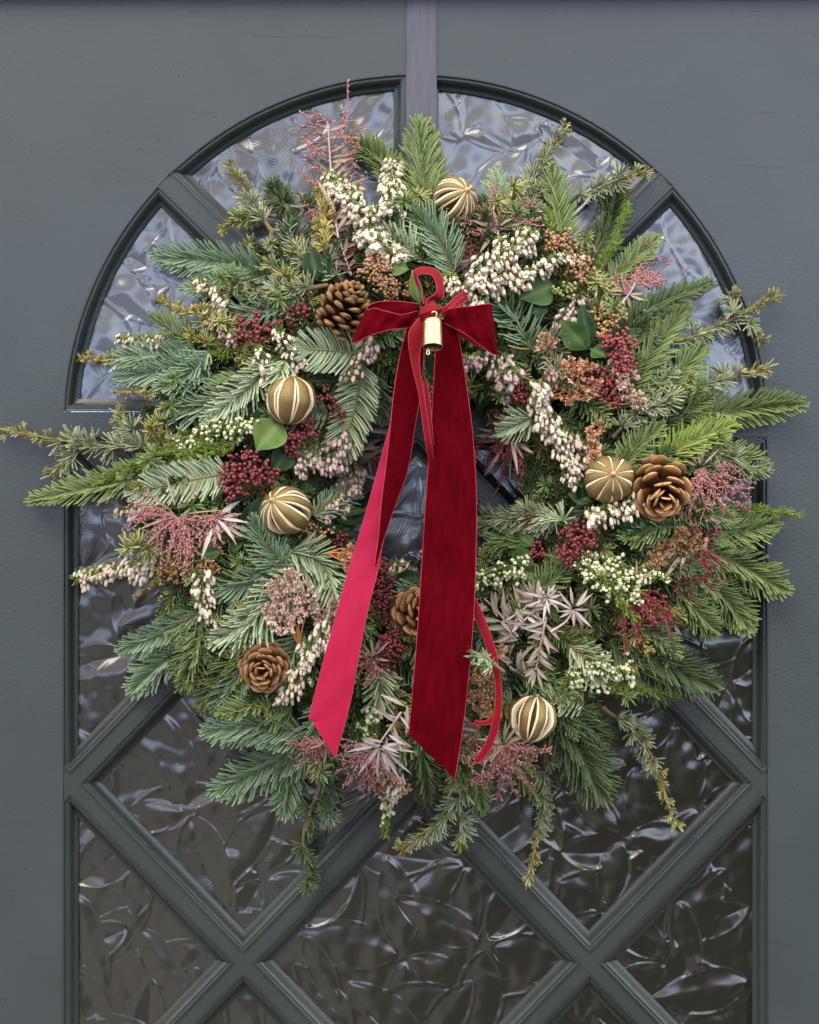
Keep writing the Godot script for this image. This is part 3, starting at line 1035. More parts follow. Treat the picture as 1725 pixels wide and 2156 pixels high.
# the moulded bead that steps down from a bar to its pane
func bead(poly: PackedVector2Array) -> Mesh:
	var m := Mb.new()
	var n := poly.size()
	if Geometry2D.is_polygon_clockwise(poly):
		poly = poly.duplicate()
		poly.reverse()
	# clockwise or not was measured with y up; inwards is found by testing
	var prof := [[-1.0, 1.4], [2.0, 1.4], [2.6, -3.5], [4.2, -4.4], [8.5, -4.2], [13.0, -7.5], [16.5, -13.0], [18.0, -18.0], [19.0, -18.4], [20.0, -22.0], [23.0, -23.0], [27.0, -24.5], [28.0, -37.0]]
	var inw := PackedVector2Array()
	var dirs := PackedVector2Array()
	for k in n:
		dirs.append((poly[(k + 1) % n] - poly[k]).normalized())
	var flip := 1.0
	if not Geometry2D.is_point_in_polygon(poly[0].lerp(poly[1], 0.5) + Vector2(-dirs[0].y, dirs[0].x) * 2.0, poly):
		flip = -1.0
	for k in n:
		inw.append(Vector2(-dirs[k].y, dirs[k].x) * flip)
	for k in n:
		var k2 := (k + 1) % n
		var prev := (k + n - 1) % n
		var m0 := (inw[prev] + inw[k]).normalized()
		m0 /= maxf(0.25, m0.dot(inw[k]))
		var m1 := (inw[k] + inw[k2]).normalized()
		m1 /= maxf(0.25, m1.dot(inw[k]))
		var n0 := inw[k] if inw[prev].dot(inw[k]) < 0.94 else m0.normalized()
		var n1 := inw[k] if inw[k2].dot(inw[k]) < 0.94 else m1.normalized()
		var s := m.v.size()
		for q in prof.size() - 1:
			var a: Array = prof[q]
			var b: Array = prof[q + 1]
			var g := Vector2(b[0] - a[0], b[1] - a[1]).normalized()
			# soft across the round part, hard at the quirks
			var ga := g
			var gb := g
			if q >= 4 and q <= 6:
				if q > 4:
					var z: Array = prof[q - 1]
					ga = (g + Vector2(a[0] - z[0], a[1] - z[1]).normalized()).normalized()
				if q < 6:
					var z: Array = prof[q + 2]
					gb = (g + Vector2(z[0] - b[0], z[1] - b[1]).normalized()).normalized()
			for e in [[a, ga], [b, gb]]:
				var off: float = e[0][0]
				var z: float = e[0][1]
				var gg: Vector2 = e[1]
				for h in 2:
					var base := poly[k] + m0 * off if h == 0 else poly[k2] + m1 * off
					var nn := n0 if h == 0 else n1
					m.point(Q(base.x, base.y, z), Vector3(nn.x * -gg.y, -nn.y * -gg.y, gg.x).normalized(), Color.WHITE, Vector2(base.x, base.y) * U)
			var f := s + q * 4
			m.quad(f, f + 1, f + 3, f + 2)
	return m.mesh()


func door() -> void:
	var root := thing("door", "dark slate blue painted door with arched window of diamond panes", "door", Vector3.ZERO)
	var w := window_outline(0.0)
	# surround
	var top := PackedVector2Array()
	top.append_array(PackedVector2Array([Vector2(-330, 897.6), Vector2(-330, -26), Vector2(2060, -26), Vector2(2060, 897.6)]))
	for k in 73:
		var a := TAU - PI * k / 72.0
		top.append(Vector2(875 + cos(a) * 742, 897.6 + sin(a) * 742))
	part("arched_panel", prism(top, -80, 0), M.paint, root)
	part("stile", prism(PackedVector2Array([Vector2(-330, 897.6), Vector2(133, 897.6), Vector2(133, 2242), Vector2(-330, 2242)]), -80, 0), M.paint, root)
	part("stile", prism(PackedVector2Array([Vector2(1617, 897.6), Vector2(2060, 897.6), Vector2(2060, 2242), Vector2(1617, 2242)]), -80, 0), M.paint, root)
	part("bottom_rail", prism(PackedVector2Array([Vector2(-330, 2242.6), Vector2(2060, 2242.6), Vector2(2060, 3950), Vector2(-330, 3950)]), -80, -0.6), M.paint, root)
	# bars
	var bars := []
	var c := Vector2(875, 898)
	bars.append(["rail", bar_poly(Vector2(100, 893), Vector2(1650, 893), 52), 0.0])
	bars.append(["fan_bar", bar_poly(c, Vector2(877, 140), 40), -0.8])
	bars.append(["fan_bar", bar_poly(c, c + Vector2(-1, -0.985).normalized() * 790, 38), -1.4])
	bars.append(["fan_bar", bar_poly(c, c + Vector2(1, -0.985).normalized() * 790, 38), -2.0])
	var tip := {}
	for k in range(-2, 3):
		# crossings at (147 + 365 i, 894 + 378 j)
		var x0 := 877.0 + 730.0 * k
		var d := Vector2(365, 378)
		bars.append(["lattice_bar", bar_poly(Vector2(x0, 894) - d * 4.2, Vector2(x0, 894) + d * 5.0, 32), -2.6])
		bars.append(["lattice_bar", bar_poly(Vector2(x0 - 730 * 0.0, 894) + Vector2(d.x, -d.y) * 4.2, Vector2(x0, 894) + Vector2(-d.x, d.y) * 5.0, 32), -3.2])
	var lower := PackedVector2Array([Vector2(120, 900), Vector2(1640, 900), Vector2(1640, 2242), Vector2(120, 2242)])
	var panes: Array[PackedVector2Array] = [w]
	for b in bars:
		var shape: PackedVector2Array = b[1]
		var pieces: Array[PackedVector2Array] = Geometry2D.intersect_polygons(shape, w)
		if b[0] == "lattice_bar":
			var cut: Array[PackedVector2Array] = []
			for q in pieces:
				cut.append_array(Geometry2D.intersect_polygons(q, lower))
			pieces = cut
		if b[0] == "fan_bar":
			var cut: Array[PackedVector2Array] = []
			for q in pieces:
				cut.append_array(Geometry2D.intersect_polygons(q, PackedVector2Array([Vector2(100, 100), Vector2(1700, 100), Vector2(1700, 896), Vector2(100, 896)])))
			pieces = cut
		for q in pieces:
			part(b[0], prism(q, -40, b[2]), M.bar_paint, root)
			var rest: Array[PackedVector2Array] = []
			for p in panes:
				rest.append_array(Geometry2D.clip_polygons(p, q))
			panes = rest
	for p in panes:
		var area := 0.0
		for k in p.size():
			area += p[k].cross(p[(k + 1) % p.size()])
		if absf(area) < 1500.0:
			continue
		# drop corners that lie on one straight line or nearly on each other
		var clean := PackedVector2Array()
		for k in p.size():
			if p[k].distance_to(p[(k + 1) % p.size()]) > 1.5:
				clean.append(p[k])
		part("glazing_bead", bead(clean), M.bead_paint, root)
		var inner := Geometry2D.offset_polygon(clean, -18.0)
		for q in inner:
			var m := Mb.new()
			var idx := Geometry2D.triangulate_polygon(q)
			for e in q:
				m.point(Q(e.x, e.y, -34.0), Vector3.BACK, Color.WHITE, Vector2((e.x - GX) / GW, (e.y - GY) / GH))
			for k in range(0, idx.size(), 3):
				m.tri(idx[k], idx[k + 1], idx[k + 2])
			part("pane", m.mesh(), M.glass, root)


const GX := 125.0
const GY := 150.0
const GW := 1500.0
const GH := 2100.0


# relief of pressed glass: overlapping pointed leaves with fine ribs
func glass_relief() -> ImageTexture:
	var w := 1072
	var h := 1500
	var k := w / GW
	var hm := PackedFloat32Array()
	hm.resize(w * h)
	var no := FastNoiseLite.new()
	no.seed = 5
	no.frequency = 0.016
	no.fractal_octaves = 2
	for y in h:
		for x in w:
			hm[y * w + x] = no.get_noise_2d(x, y) * 7.0
	var under := hm.duplicate()
	var g := RandomNumberGenerator.new()
	g.seed = 77
	var spots: Array[Vector2] = []
	for tries in 900:
		var p := Vector2(g.randf() * w, g.randf() * h)
		var good := true
		for q in spots:
			if q.distance_to(p) < 98.0:
				good = false
				break
		if good:
			spots.append(p)
	for hub in spots:
		var first := g.randf() * TAU
		var n := g.randi_range(3, 4)
		for j in n:
			var a := first + TAU * j / n + g.randf_range(-0.35, 0.35)
			var l := g.randf_range(95.0, 165.0) * k * 1.5
			var wide := l * g.randf_range(0.17, 0.25)
			var d := Vector2(cos(a), sin(a))
			var from := hub + d * 10.0
			var tall := g.randf_range(5.0, 11.0) * (1.0 if g.randf() < 0.7 else -0.8)
			var bend := g.randf_range(-0.18, 0.18)
			var rib := g.randf_range(0.5, 1.1)
			var smooth_half := g.randi_range(0, 2)
			var lo := from - Vector2(wide, wide) * 1.3
			var hi := from + Vector2(wide, wide) * 1.3
			lo = lo.min(from + d * l - Vector2(wide, wide) * 1.3)
			hi = hi.max(from + d * l + Vector2(wide, wide) * 1.3)
			for y in range(maxi(0, int(lo.y)), mini(h - 1, int(hi.y))):
				var oy := y - from.y
				var xa := lo.x
				var xb := hi.x
				if absf(d.y) > 0.12:
					var c0 := from.x + oy * d.x / d.y
					var reach := (wide * 1.3 + 8.0) / absf(d.y)
					xa = maxf(xa, c0 - reach)
					xb = minf(xb, c0 + reach)
				for x in range(maxi(0, int(xa)), mini(w - 1, int(xb))):
					var ox := x - from.x
					var s := (ox * d.x + oy * d.y) / l
					if s <= 0.0 or s >= 1.0:
						continue
					var b := -ox * d.y + oy * d.x - bend * l * s * (1.0 - s)
					var half := wide * pow(4.0 * s * (1.0 - s), 0.75) * (1.25 - 0.5 * s)
					var e := absf(b) - half
					if e > 6.0:
						continue
					var i := y * w + x
					if e > 0.0:
						hm[i] += 2.6 * exp(-e * e * 0.13)      # the raised rim
						continue
					var t := absf(b) / half
					var z := tall * (1.0 - t) * (1.0 - 0.15 * t) - 1.2 * exp(-b * b * 0.14)
					if smooth_half == 2 or (b > 0.0) != (smooth_half == 1):
						z += rib * 1.9 * (0.45 + 0.55 * sin(s * 3.0 + wide)) * sin((s * l + absf(b) * 0.55) * 1.42)
					hm[i] = lerpf(hm[i], under[i] + z + 0.4, smoothstep(0.0, -5.5, e)) + 2.6 * exp(-e * e * 0.13)
		# the stalk
		for s in 26:
			var p := hub + Vector2(cos(first + 0.6), sin(first + 0.6)) * s * 1.4
			if p.x > 2 and p.y > 2 and p.x < w - 2 and p.y < h - 2:
				hm[int(p.y) * w + int(p.x)] += 0.7
				hm[int(p.y) * w + int(p.x) + 1] += 0.6
	# soften, as molten glass does
	for pass_no in 3:
		for y in h:
			var i := y * w
			var before := hm[i]
			for x in range(1, w - 1):
				var now := hm[i + x]
				hm[i + x] = (before + now * 2.0 + hm[i + x + 1]) * 0.25
				before = now
		for x in w:
			var before := hm[x]
			for y in range(1, h - 1):
				var i := y * w + x
				var now := hm[i]
				hm[i] = (before + now * 2.0 + hm[i + w]) * 0.25
				before = now
	var px := PackedByteArray()
	px.resize(w * h * 3)
	for y in h:
		var y0 := maxi(y - 1, 0) * w
		var y1 := mini(y + 1, h - 1) * w
		for x in w:
			var gx := (hm[y * w + mini(x + 1, w - 1)] - hm[y * w + maxi(x - 1, 0)]) * 0.15
			var gy := (hm[y1 + x] - hm[y0 + x]) * 0.15
			var inv := 127.0 / sqrt(gx * gx + gy * gy + 1.0)
			var i := (y * w + x) * 3
			px[i] = int(128.0 - gx * inv)
			px[i + 1] = int(128.0 + gy * inv)
			px[i + 2] = int(128.0 + inv)
	return ImageTexture.create_from_image(Image.create_from_data(w, h, false, Image.FORMAT_RGB8, px))


# ---------------------------------------------------------------- what the wreath is made of

func wreath_base() -> void:
	var root := thing("wreath_base", "thick dark ring of evergreen that carries the whole wreath", "wreath", P(895, 1025, 40))
	var ring := mb(root.position)
	var loop := PackedVector3Array()
	var rad := PackedFloat32Array()
	for k in 61:
		var a := TAU * k / 60
		loop.append(P(895 + cos(a) * 385, 1025 + sin(a) * 385, 70))
		rad.append(rr(78, 100) * U)
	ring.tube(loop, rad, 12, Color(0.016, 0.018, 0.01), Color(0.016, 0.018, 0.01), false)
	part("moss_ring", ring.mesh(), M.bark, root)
	# a few kinds of short spray, each put down many times
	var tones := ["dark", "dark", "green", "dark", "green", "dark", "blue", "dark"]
	for kind in 8:
		var m := Mb.new()
		var st := Mb.new()
		var c := PackedVector3Array()
		var l := rr(100, 150)
		for k in 8:
			var f := k / 7.0
			c.append(Vector3(f * l, sin(f * 2.2) * rr(6, 12), f * f * 14.0) * U)
		if kind in [2, 5, 7]:
			cedar_shape(m, m, c, rr(24, 32), ["grey", "green", "olive"][kind % 3], 0.1, kind == 2)
		else:
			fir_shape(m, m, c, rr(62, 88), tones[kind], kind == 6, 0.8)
		var mesh := m.mesh()
		var mm := MultiMesh.new()
		mm.transform_format = MultiMesh.TRANSFORM_3D
		mm.mesh = mesh
		var put: Array[Transform3D] = []
		for k in 95:
			var a := rng.randf() * TAU
			var d := sqrt(rr(210.0 * 210.0, 505.0 * 505.0))
			var edge := smoothstep(420.0, 575.0, d)
			var x := 895 + cos(a) * d
			var y := 1025 + sin(a) * d * 1.0
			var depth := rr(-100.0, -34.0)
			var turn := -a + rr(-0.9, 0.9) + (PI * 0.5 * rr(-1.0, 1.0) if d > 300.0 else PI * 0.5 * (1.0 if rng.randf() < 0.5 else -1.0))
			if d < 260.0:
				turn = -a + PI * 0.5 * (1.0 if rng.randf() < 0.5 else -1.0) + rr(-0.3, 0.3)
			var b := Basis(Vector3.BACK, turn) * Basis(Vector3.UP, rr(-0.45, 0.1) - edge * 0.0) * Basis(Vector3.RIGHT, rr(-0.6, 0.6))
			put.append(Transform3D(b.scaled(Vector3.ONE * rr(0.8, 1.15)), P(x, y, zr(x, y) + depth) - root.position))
		mm.instance_count = put.size()
		for k in put.size():
			mm.set_instance_transform(k, put[k])
		var o := MultiMeshInstance3D.new()
		o.name = "greenery" if kind == 0 else "greenery_%03d" % kind
		o.multimesh = mm
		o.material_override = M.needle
		o.set_meta("kind", "stuff")
		root.add_child(o, true)


func firs() -> void:
	fir("long blue-green fir sprig lying level over the upper left pane", [610, 590, 480, 552, 340, 540], 92, "blue", 12)
	fir("upright fir sprig at the very top beside the mauve strap", [915, 490, 893, 390, 882, 268], 104, "green", 14)
	fir("short frosted fir tip behind the upright top sprig", [925, 400, 918, 340, 905, 262], 50, "grey", -5)
	fir("dark fir sprig leaning left under the arch, behind white heather", [860, 430, 815, 350, 752, 300], 84, "green", 0)
	fir("curving frosted fir sprig below the topmost dried orange", [955, 575, 925, 510, 880, 455], 112, "blue", 26)
	fir("pale fir tuft between the white heather and the topmost dried orange", [880, 545, 850, 515, 815, 490], 92, "silver", 24)
	fir("dark upright fir sprig right of the topmost dried orange", [1185, 540, 1178, 450, 1160, 355], 78, "green", 6)
	fir("dark fir sprig crossing the upper right radial bar", [1240, 560, 1280, 480, 1302, 395], 90, "dark", 0)
	fir("small fir tip in front of the upper right wedge pane", [1280, 600, 1330, 550, 1378, 505], 64, "green", 2)
	fir("bluish fir tip behind the pink beads near the topmost orange", [1060, 500, 1050, 430, 1045, 365], 72, "blue", -4)
	fir("fan of dark fir needles right of the bow's square loop", [1120, 735, 1080, 660, 1045, 640], 120, "blue", 6)
	fir("long dark fir twig with yellow-green tip above the right heath pane", [1270, 740, 1370, 650, 1490, 597], 62, "dark", 14)
	fir("broad fir spray rising toward the right arch, under the yellow-tipped twig", [1300, 860, 1370, 740, 1440, 650], 96, "green", 6)
	fir("second broad fir spray beside the grey cedar at the right", [1350, 890, 1420, 800, 1475, 730], 92, "green", 0)
	fir("longest fir sprig at right, pointing over the stile", [1440, 880, 1550, 862, 1677, 850], 88, "green", 4)
	fir("bright green fir sprig above the open pine cone", [1360, 985, 1450, 930, 1535, 895], 86, "bright", 24)
	fir("bright fir tuft over the ribbed orange at right", [1310, 980, 1340, 940, 1385, 900], 74, "green", 22)
	fir("fir sprig pointing right beneath the longest right-hand sprig", [1440, 950, 1530, 960, 1605, 985], 86, "green", 0)
	fir("fir sprig under the level bar end at right", [1450, 1110, 1540, 1120, 1622, 1100], 92, "green", 2)
	fir("big fir spray at lower right over the stile edge", [1470, 1150, 1560, 1190, 1640, 1235], 104, "green", 6)
	fir("fir sprig drooping just below the big right spray", [1460, 1200, 1530, 1260, 1570, 1315], 92, "green", 0)
	fir("shorter fir sprig drooping inside the big right spray", [1420, 1230, 1470, 1290, 1505, 1325], 82, "green", -2)
	fir("dark fir spray pointing right at the lower right pane", [1310, 1330, 1400, 1395, 1497, 1440], 112, "dark", 6)
	fir("second dark fir spray under the red beads at lower right", [1290, 1360, 1350, 1420, 1405, 1462], 96, "dark", -2)
	fir("large dark fir spray hanging right of the lowest dried orange", [1165, 1490, 1220, 1580, 1265, 1668], 128, "dark", 8)
	fir("dark fir spray behind the lowest dried orange", [1150, 1450, 1220, 1510, 1275, 1560], 92, "dark", -6)
	fir("dark fir sprig hanging below the pink burst near the right tail", [1060, 1560, 1100, 1620, 1150, 1690], 70, "green", -2)
	fir("short fir sprig below the velvet tail's point", [985, 1580, 1005, 1640, 1015, 1705], 66, "green", -8)
	fir("dark fir sprig between the two ribbon ends", [880, 1540, 893, 1610, 900, 1690], 74, "dark", 0)
	fir("pale fir sprig level at the lower left edge", [640, 1545, 545, 1530, 440, 1538], 94, "blue", 8)
	fir("fir spray pointing down left, lowest on that side", [660, 1570, 565, 1615, 465, 1660], 104, "blue", 6)
	fir("fir spray hanging straight down at lower left", [620, 1570, 612, 1640, 602, 1705], 92, "blue", 2)
	fir("fir tuft left of the pink ribbon end", [690, 1480, 660, 1540, 640, 1590], 88, "blue", 8)
	fir("frosted fir sprig behind the lower left pine cone", [620, 1480, 560, 1500, 510, 1545], 90, "green", -4)
	fir("fir sprig farthest down left over the diagonal bar", [430, 1350, 350, 1390, 288, 1445], 94, "blue", 6)
	fir("thin fir sprig reaching left above the diagonal bar", [420, 1290, 340, 1335, 258, 1365], 72, "blue", 8)
	fir("fir sprig hanging beside the dark red berries at lower left", [420, 1320, 405, 1390, 385, 1440], 84, "green", 10)
	fir("fir sprig behind the white heather at the left", [470, 1250, 400, 1300, 345, 1325], 84, "green", -6)
	fir("fir spray pointing down left above the lower left pine cone", [570, 1330, 500, 1400, 430, 1480], 100, "green", 6)
	fir("fir spray hanging left of the lower left pine cone", [545, 1370, 500, 1440, 470, 1500], 92, "blue", 0)
	fir("long frosted fir spray below the gilded orange with a button", [640, 1190, 570, 1270, 515, 1350], 108, "silver", 18)
	fir("frosted fir spray pointing left below the pink burst", [620, 1160, 545, 1220, 470, 1240], 96, "blue", 16)
	fir("curled frosted fir tip just under the buttoned orange", [600, 1200, 565, 1160, 540, 1105], 92, "blue", 22)
	fir("frosted fir sprig pointing down at left of the papery flowers", [560, 1270, 510, 1320, 460, 1345], 92, "silver", 14)
	fir("pale fir sprig curving down beside the pink ribbon", [610, 1160, 680, 1190, 715, 1290], 112, "silver", 26)
	fir("pale fir sprig below the papery flowers, left of ribbon", [640, 1330, 600, 1400, 560, 1430], 84, "blue", 0)
	fir("small fir sprig right of the buttoned orange", [660, 1085, 710, 1055, 752, 1035], 62, "blue", 26)
	fir("flat silvery fir spray under the upper left pine cone, yellow stem showing", [758, 745, 700, 738, 640, 735], 98, "silver", 26, true)
	fir("hanging silvery fir frond left of the bow, yellow stem showing", [765, 770, 745, 870, 712, 972], 92, "silver", 28, true)
	fir("short dark fir frond right of the hanging silvery frond", [775, 780, 790, 830, 812, 880], 84, "blue", 8)
	fir("silvery fir spray left of the upper left dried orange", [580, 760, 520, 820, 445, 878], 88, "silver", 20)
	fir("pale fir tuft on top of the upper left dried orange", [600, 760, 590, 785, 580, 815], 74, "silver", 44)
	fir("thick blue fir spray with an orange twig tip, at left", [450, 790, 370, 780, 262, 792], 96, "blue", 14)
	fir("blue fir spray above the thick one at left", [420, 745, 340, 745, 235, 755], 82, "blue", 6)
	fir("steep blue fir sprig in front of the two level ones at left", [440, 740, 395, 790, 345, 820], 84, "blue", 24)
	fir("dark blue fir spray hanging under the thick left spray", [520, 800, 450, 850, 365, 860], 100, "blue", 4)
	fir("flat silvery fir spray left of the red berries", [480, 995, 395, 1012, 292, 1035], 92, "silver", 22, true)
	fir("long dark fir branch reaching far left over the stile", [440, 960, 270, 1010, 78, 1050], 86, "green", 2)
	fir("dark fir spray beneath the long left branch", [430, 1010, 360, 1040, 290, 1075], 80, "dark", -6)
	fir("blue fir sprig behind the red berries at upper left", [620, 640, 540, 655, 430, 680], 86, "blue", 0)
	fir("fir sprig tucked under the long level upper left sprig", [560, 610, 480, 600, 400, 605], 80, "blue", -8)
	fir("pale fir tuft right of the mauve leaves, inner edge", [1120, 880, 1100, 890, 1065, 905], 84, "silver", 30)
	fir("fir tuft at the inner right edge of the wreath opening", [1180, 1090, 1100, 1095, 1020, 1115], 76, "grey", 14)
	fir("fir sprig below the greenish buds, right of the velvet tail", [1080, 1320, 1130, 1250, 1190, 1195], 80, "green", 4)
	fir("small frosted fir sprig left of the red berries by the ribbons", [800, 1400, 800, 1440, 790, 1500], 80, "grey", 18)
	fir("fir tuft between the half-hidden pine cone and the ribbons", [870, 1230, 850, 1260, 832, 1300], 70, "blue", 6)
	fir("frosted fir tip right of the papery brown flowers", [1200, 1360, 1240, 1390, 1260, 1420], 86, "grey", 26)
	fir("fir sprig pointing left below the open pine cone", [1450, 1110, 1390, 1110, 1320, 1130], 80, "green", 24)
	fir("small fir sprig left of the large red berry head", [1120, 1150, 1080, 1130, 1040, 1150], 74, "green", 6)
	fir("fir tip right of the open pine cone", [1450, 1060, 1490, 1080, 1540, 1090], 74, "green", 14)
	fir("fir sprig pointing down between open cone and pink strings", [1390, 1140, 1440, 1190, 1500, 1240], 86, "green", 0)
	fir("frosted fir sprig above the lowest dried orange", [1230, 1480, 1170, 1470, 1110, 1480], 74, "grey", 14)
	fir("fir sprig behind the mauve leaves right of the velvet tail", [1100, 1400, 1150, 1440, 1190, 1470], 86, "green", 0)
	fir("dark fir spray in the gap right of the buds", [1010, 1090, 1060, 1120, 1110, 1160], 70, "green", -4)
	fir("dark fir frond above the buttoned orange by the pink heather", [690, 870, 650, 870, 600, 880], 74, "blue", 4)


func cedars() -> void:
	cedar("cedar twig with yellow tip rising in the upper left, knotted", [575, 490, 530, 425, 487, 345], 28, "grey", 12, true, 4)
	cedar("yellowish cedar tuft pointing left below the knotted twig", [580, 455, 530, 455, 468, 478], 28, "olive", 16)
	cedar("bare brown cedar branch with round dark tufts near the arch", [645, 515, 610, 445, 570, 400], 30, "dark", 4, false, 0, 0.62, [[628, 470, 640, 440, 645, 425]])
	cedar("yellow-stemmed cedar twig left of two dark leaves", [640, 620, 585, 570, 525, 515], 27, "olive", 22)
	cedar("grey cedar twig tufts left of the upper pine cone", [690, 600, 600, 615, 480, 612], 31, "grey", 22)
	cedar("cedar tuft above the upper left pine cone", [720, 590, 690, 560, 660, 520], 30, "grey", 14, false)
	cedar("grey cedar twig below the dark brown branch", [660, 600, 640, 540, 600, 480], 30, "grey", 8, false)
	cedar("yellow cedar tip in front of the left wedge pane", [480, 690, 410, 660, 333, 632], 22, "yellow", 8)
	cedar("orange-tipped cedar twig at the far left of the left wedge pane", [330, 755, 250, 760, 172, 752], 20, "yellow", 0)
	cedar("short orange-brown twig end under the blue fir at left", [410, 812, 330, 825, 240, 826], 12, "yellow", 12)
	cedar("longest cedar branch, reaching the left edge of the picture", [330, 945, 180, 935, -4, 903], 33, "grey", 8, true, 0, 0.05, [[195, 945, 150, 960, 105, 1002], [300, 935, 275, 900, 245, 868]])
	cedar("yellow twig end pointing down left below the pink burst", [400, 1160, 345, 1205, 288, 1258], 13, "yellow", 12)
	cedar("yellow-tipped cedar twig rising toward the arch at upper right", [1075, 460, 1130, 360, 1192, 262], 30, "grey", 4)
	cedar("cedar branch with tufted end lying over the right radial bar", [1190, 425, 1280, 385, 1358, 362], 32, "grey", 6)
	cedar("grey cedar tufts left of the dark upright fir", [1110, 480, 1120, 430, 1145, 385], 30, "grey", 4, false)
	cedar("rust-tipped cedar twig reaching past the arch at right", [1420, 720, 1520, 680, 1642, 620], 28, "grey", 8, true, 0, 0.05, [[1560, 665, 1585, 690, 1602, 718], [1540, 680, 1545, 645, 1553, 615]])
	cedar("pale cedar spray pointing right above the longest fir sprig", [1400, 850, 1500, 805, 1617, 772], 31, "grey", 14)
	cedar("grey cedar twig below the longest fir sprig at right", [1420, 930, 1510, 955, 1605, 995], 29, "grey", 10, false)
	cedar("cedar tufts at the middle of the right side", [1310, 880, 1390, 850, 1450, 800], 32, "grey", 20, true)
	cedar("cedar tufts beside the dried flowers at right", [1290, 920, 1340, 870, 1400, 790], 30, "grey", 12, false)
	cedar("yellow-stemmed cedar twig right of the red beads at lower right", [1280, 1210, 1350, 1260, 1435, 1300], 30, "olive", 18)
	cedar("long grey cedar tail hanging at lower right", [1270, 1490, 1360, 1570, 1422, 1738], 28, "grey", 12, true, 0)
	cedar("long cedar tail hanging below the lowest dried orange", [1150, 1560, 1140, 1700, 1113, 1858], 27, "grey", 4, true, -4)
	cedar("pale cedar tail hanging left from the ribbon end", [1000, 1610, 945, 1710, 845, 1788], 33, "silver", 8, true, 0, 0.1, [[962, 1700, 970, 1740, 975, 1778]])
	cedar("dark cedar tail curling over the lower diagonal bar", [680, 1640, 640, 1760, 655, 1868], 27, "dark", 2, false, -4)
	cedar("frosted cedar tufts left of the mauve burst at bottom", [690, 1590, 695, 1660, 690, 1730], 30, "blue", 4, false)
	cedar("small cedar tip crossing the velvet tail's edge", [1062, 1415, 1010, 1378, 957, 1368], 26, "silver", 116, true, 112)
	cedar("grey cedar tufts on the inner right edge of the opening", [1150, 1085, 1080, 1085, 1025, 1100], 36, "grey", 20, false)
	cedar("grey cedar tuft above the large red berry head", [1200, 1110, 1180, 1090, 1150, 1080], 36, "silver", 40, false)
	cedar("cedar tufts under the broad green leaves at right", [1175, 800, 1170, 750, 1160, 700], 34, "grey", 22, false)
	cedar("cedar tip below the pink ribbon's papery flowers", [770, 1300, 760, 1330, 740, 1370], 28, "green", 10, false)
	cedar("dark cedar tuft below the large red berry head", [1250, 1190, 1270, 1160, 1265, 1120], 36, "dark", 12, false)
	cedar("cedar sprig hanging behind the velvet tail's end", [980, 1500, 975, 1580, 960, 1660], 30, "olive", 4, false)
	cedar("upright yellow cedar tip between pink plume and white heather", [690, 560, 680, 470, 665, 385], 22, "yellow", 24, true)


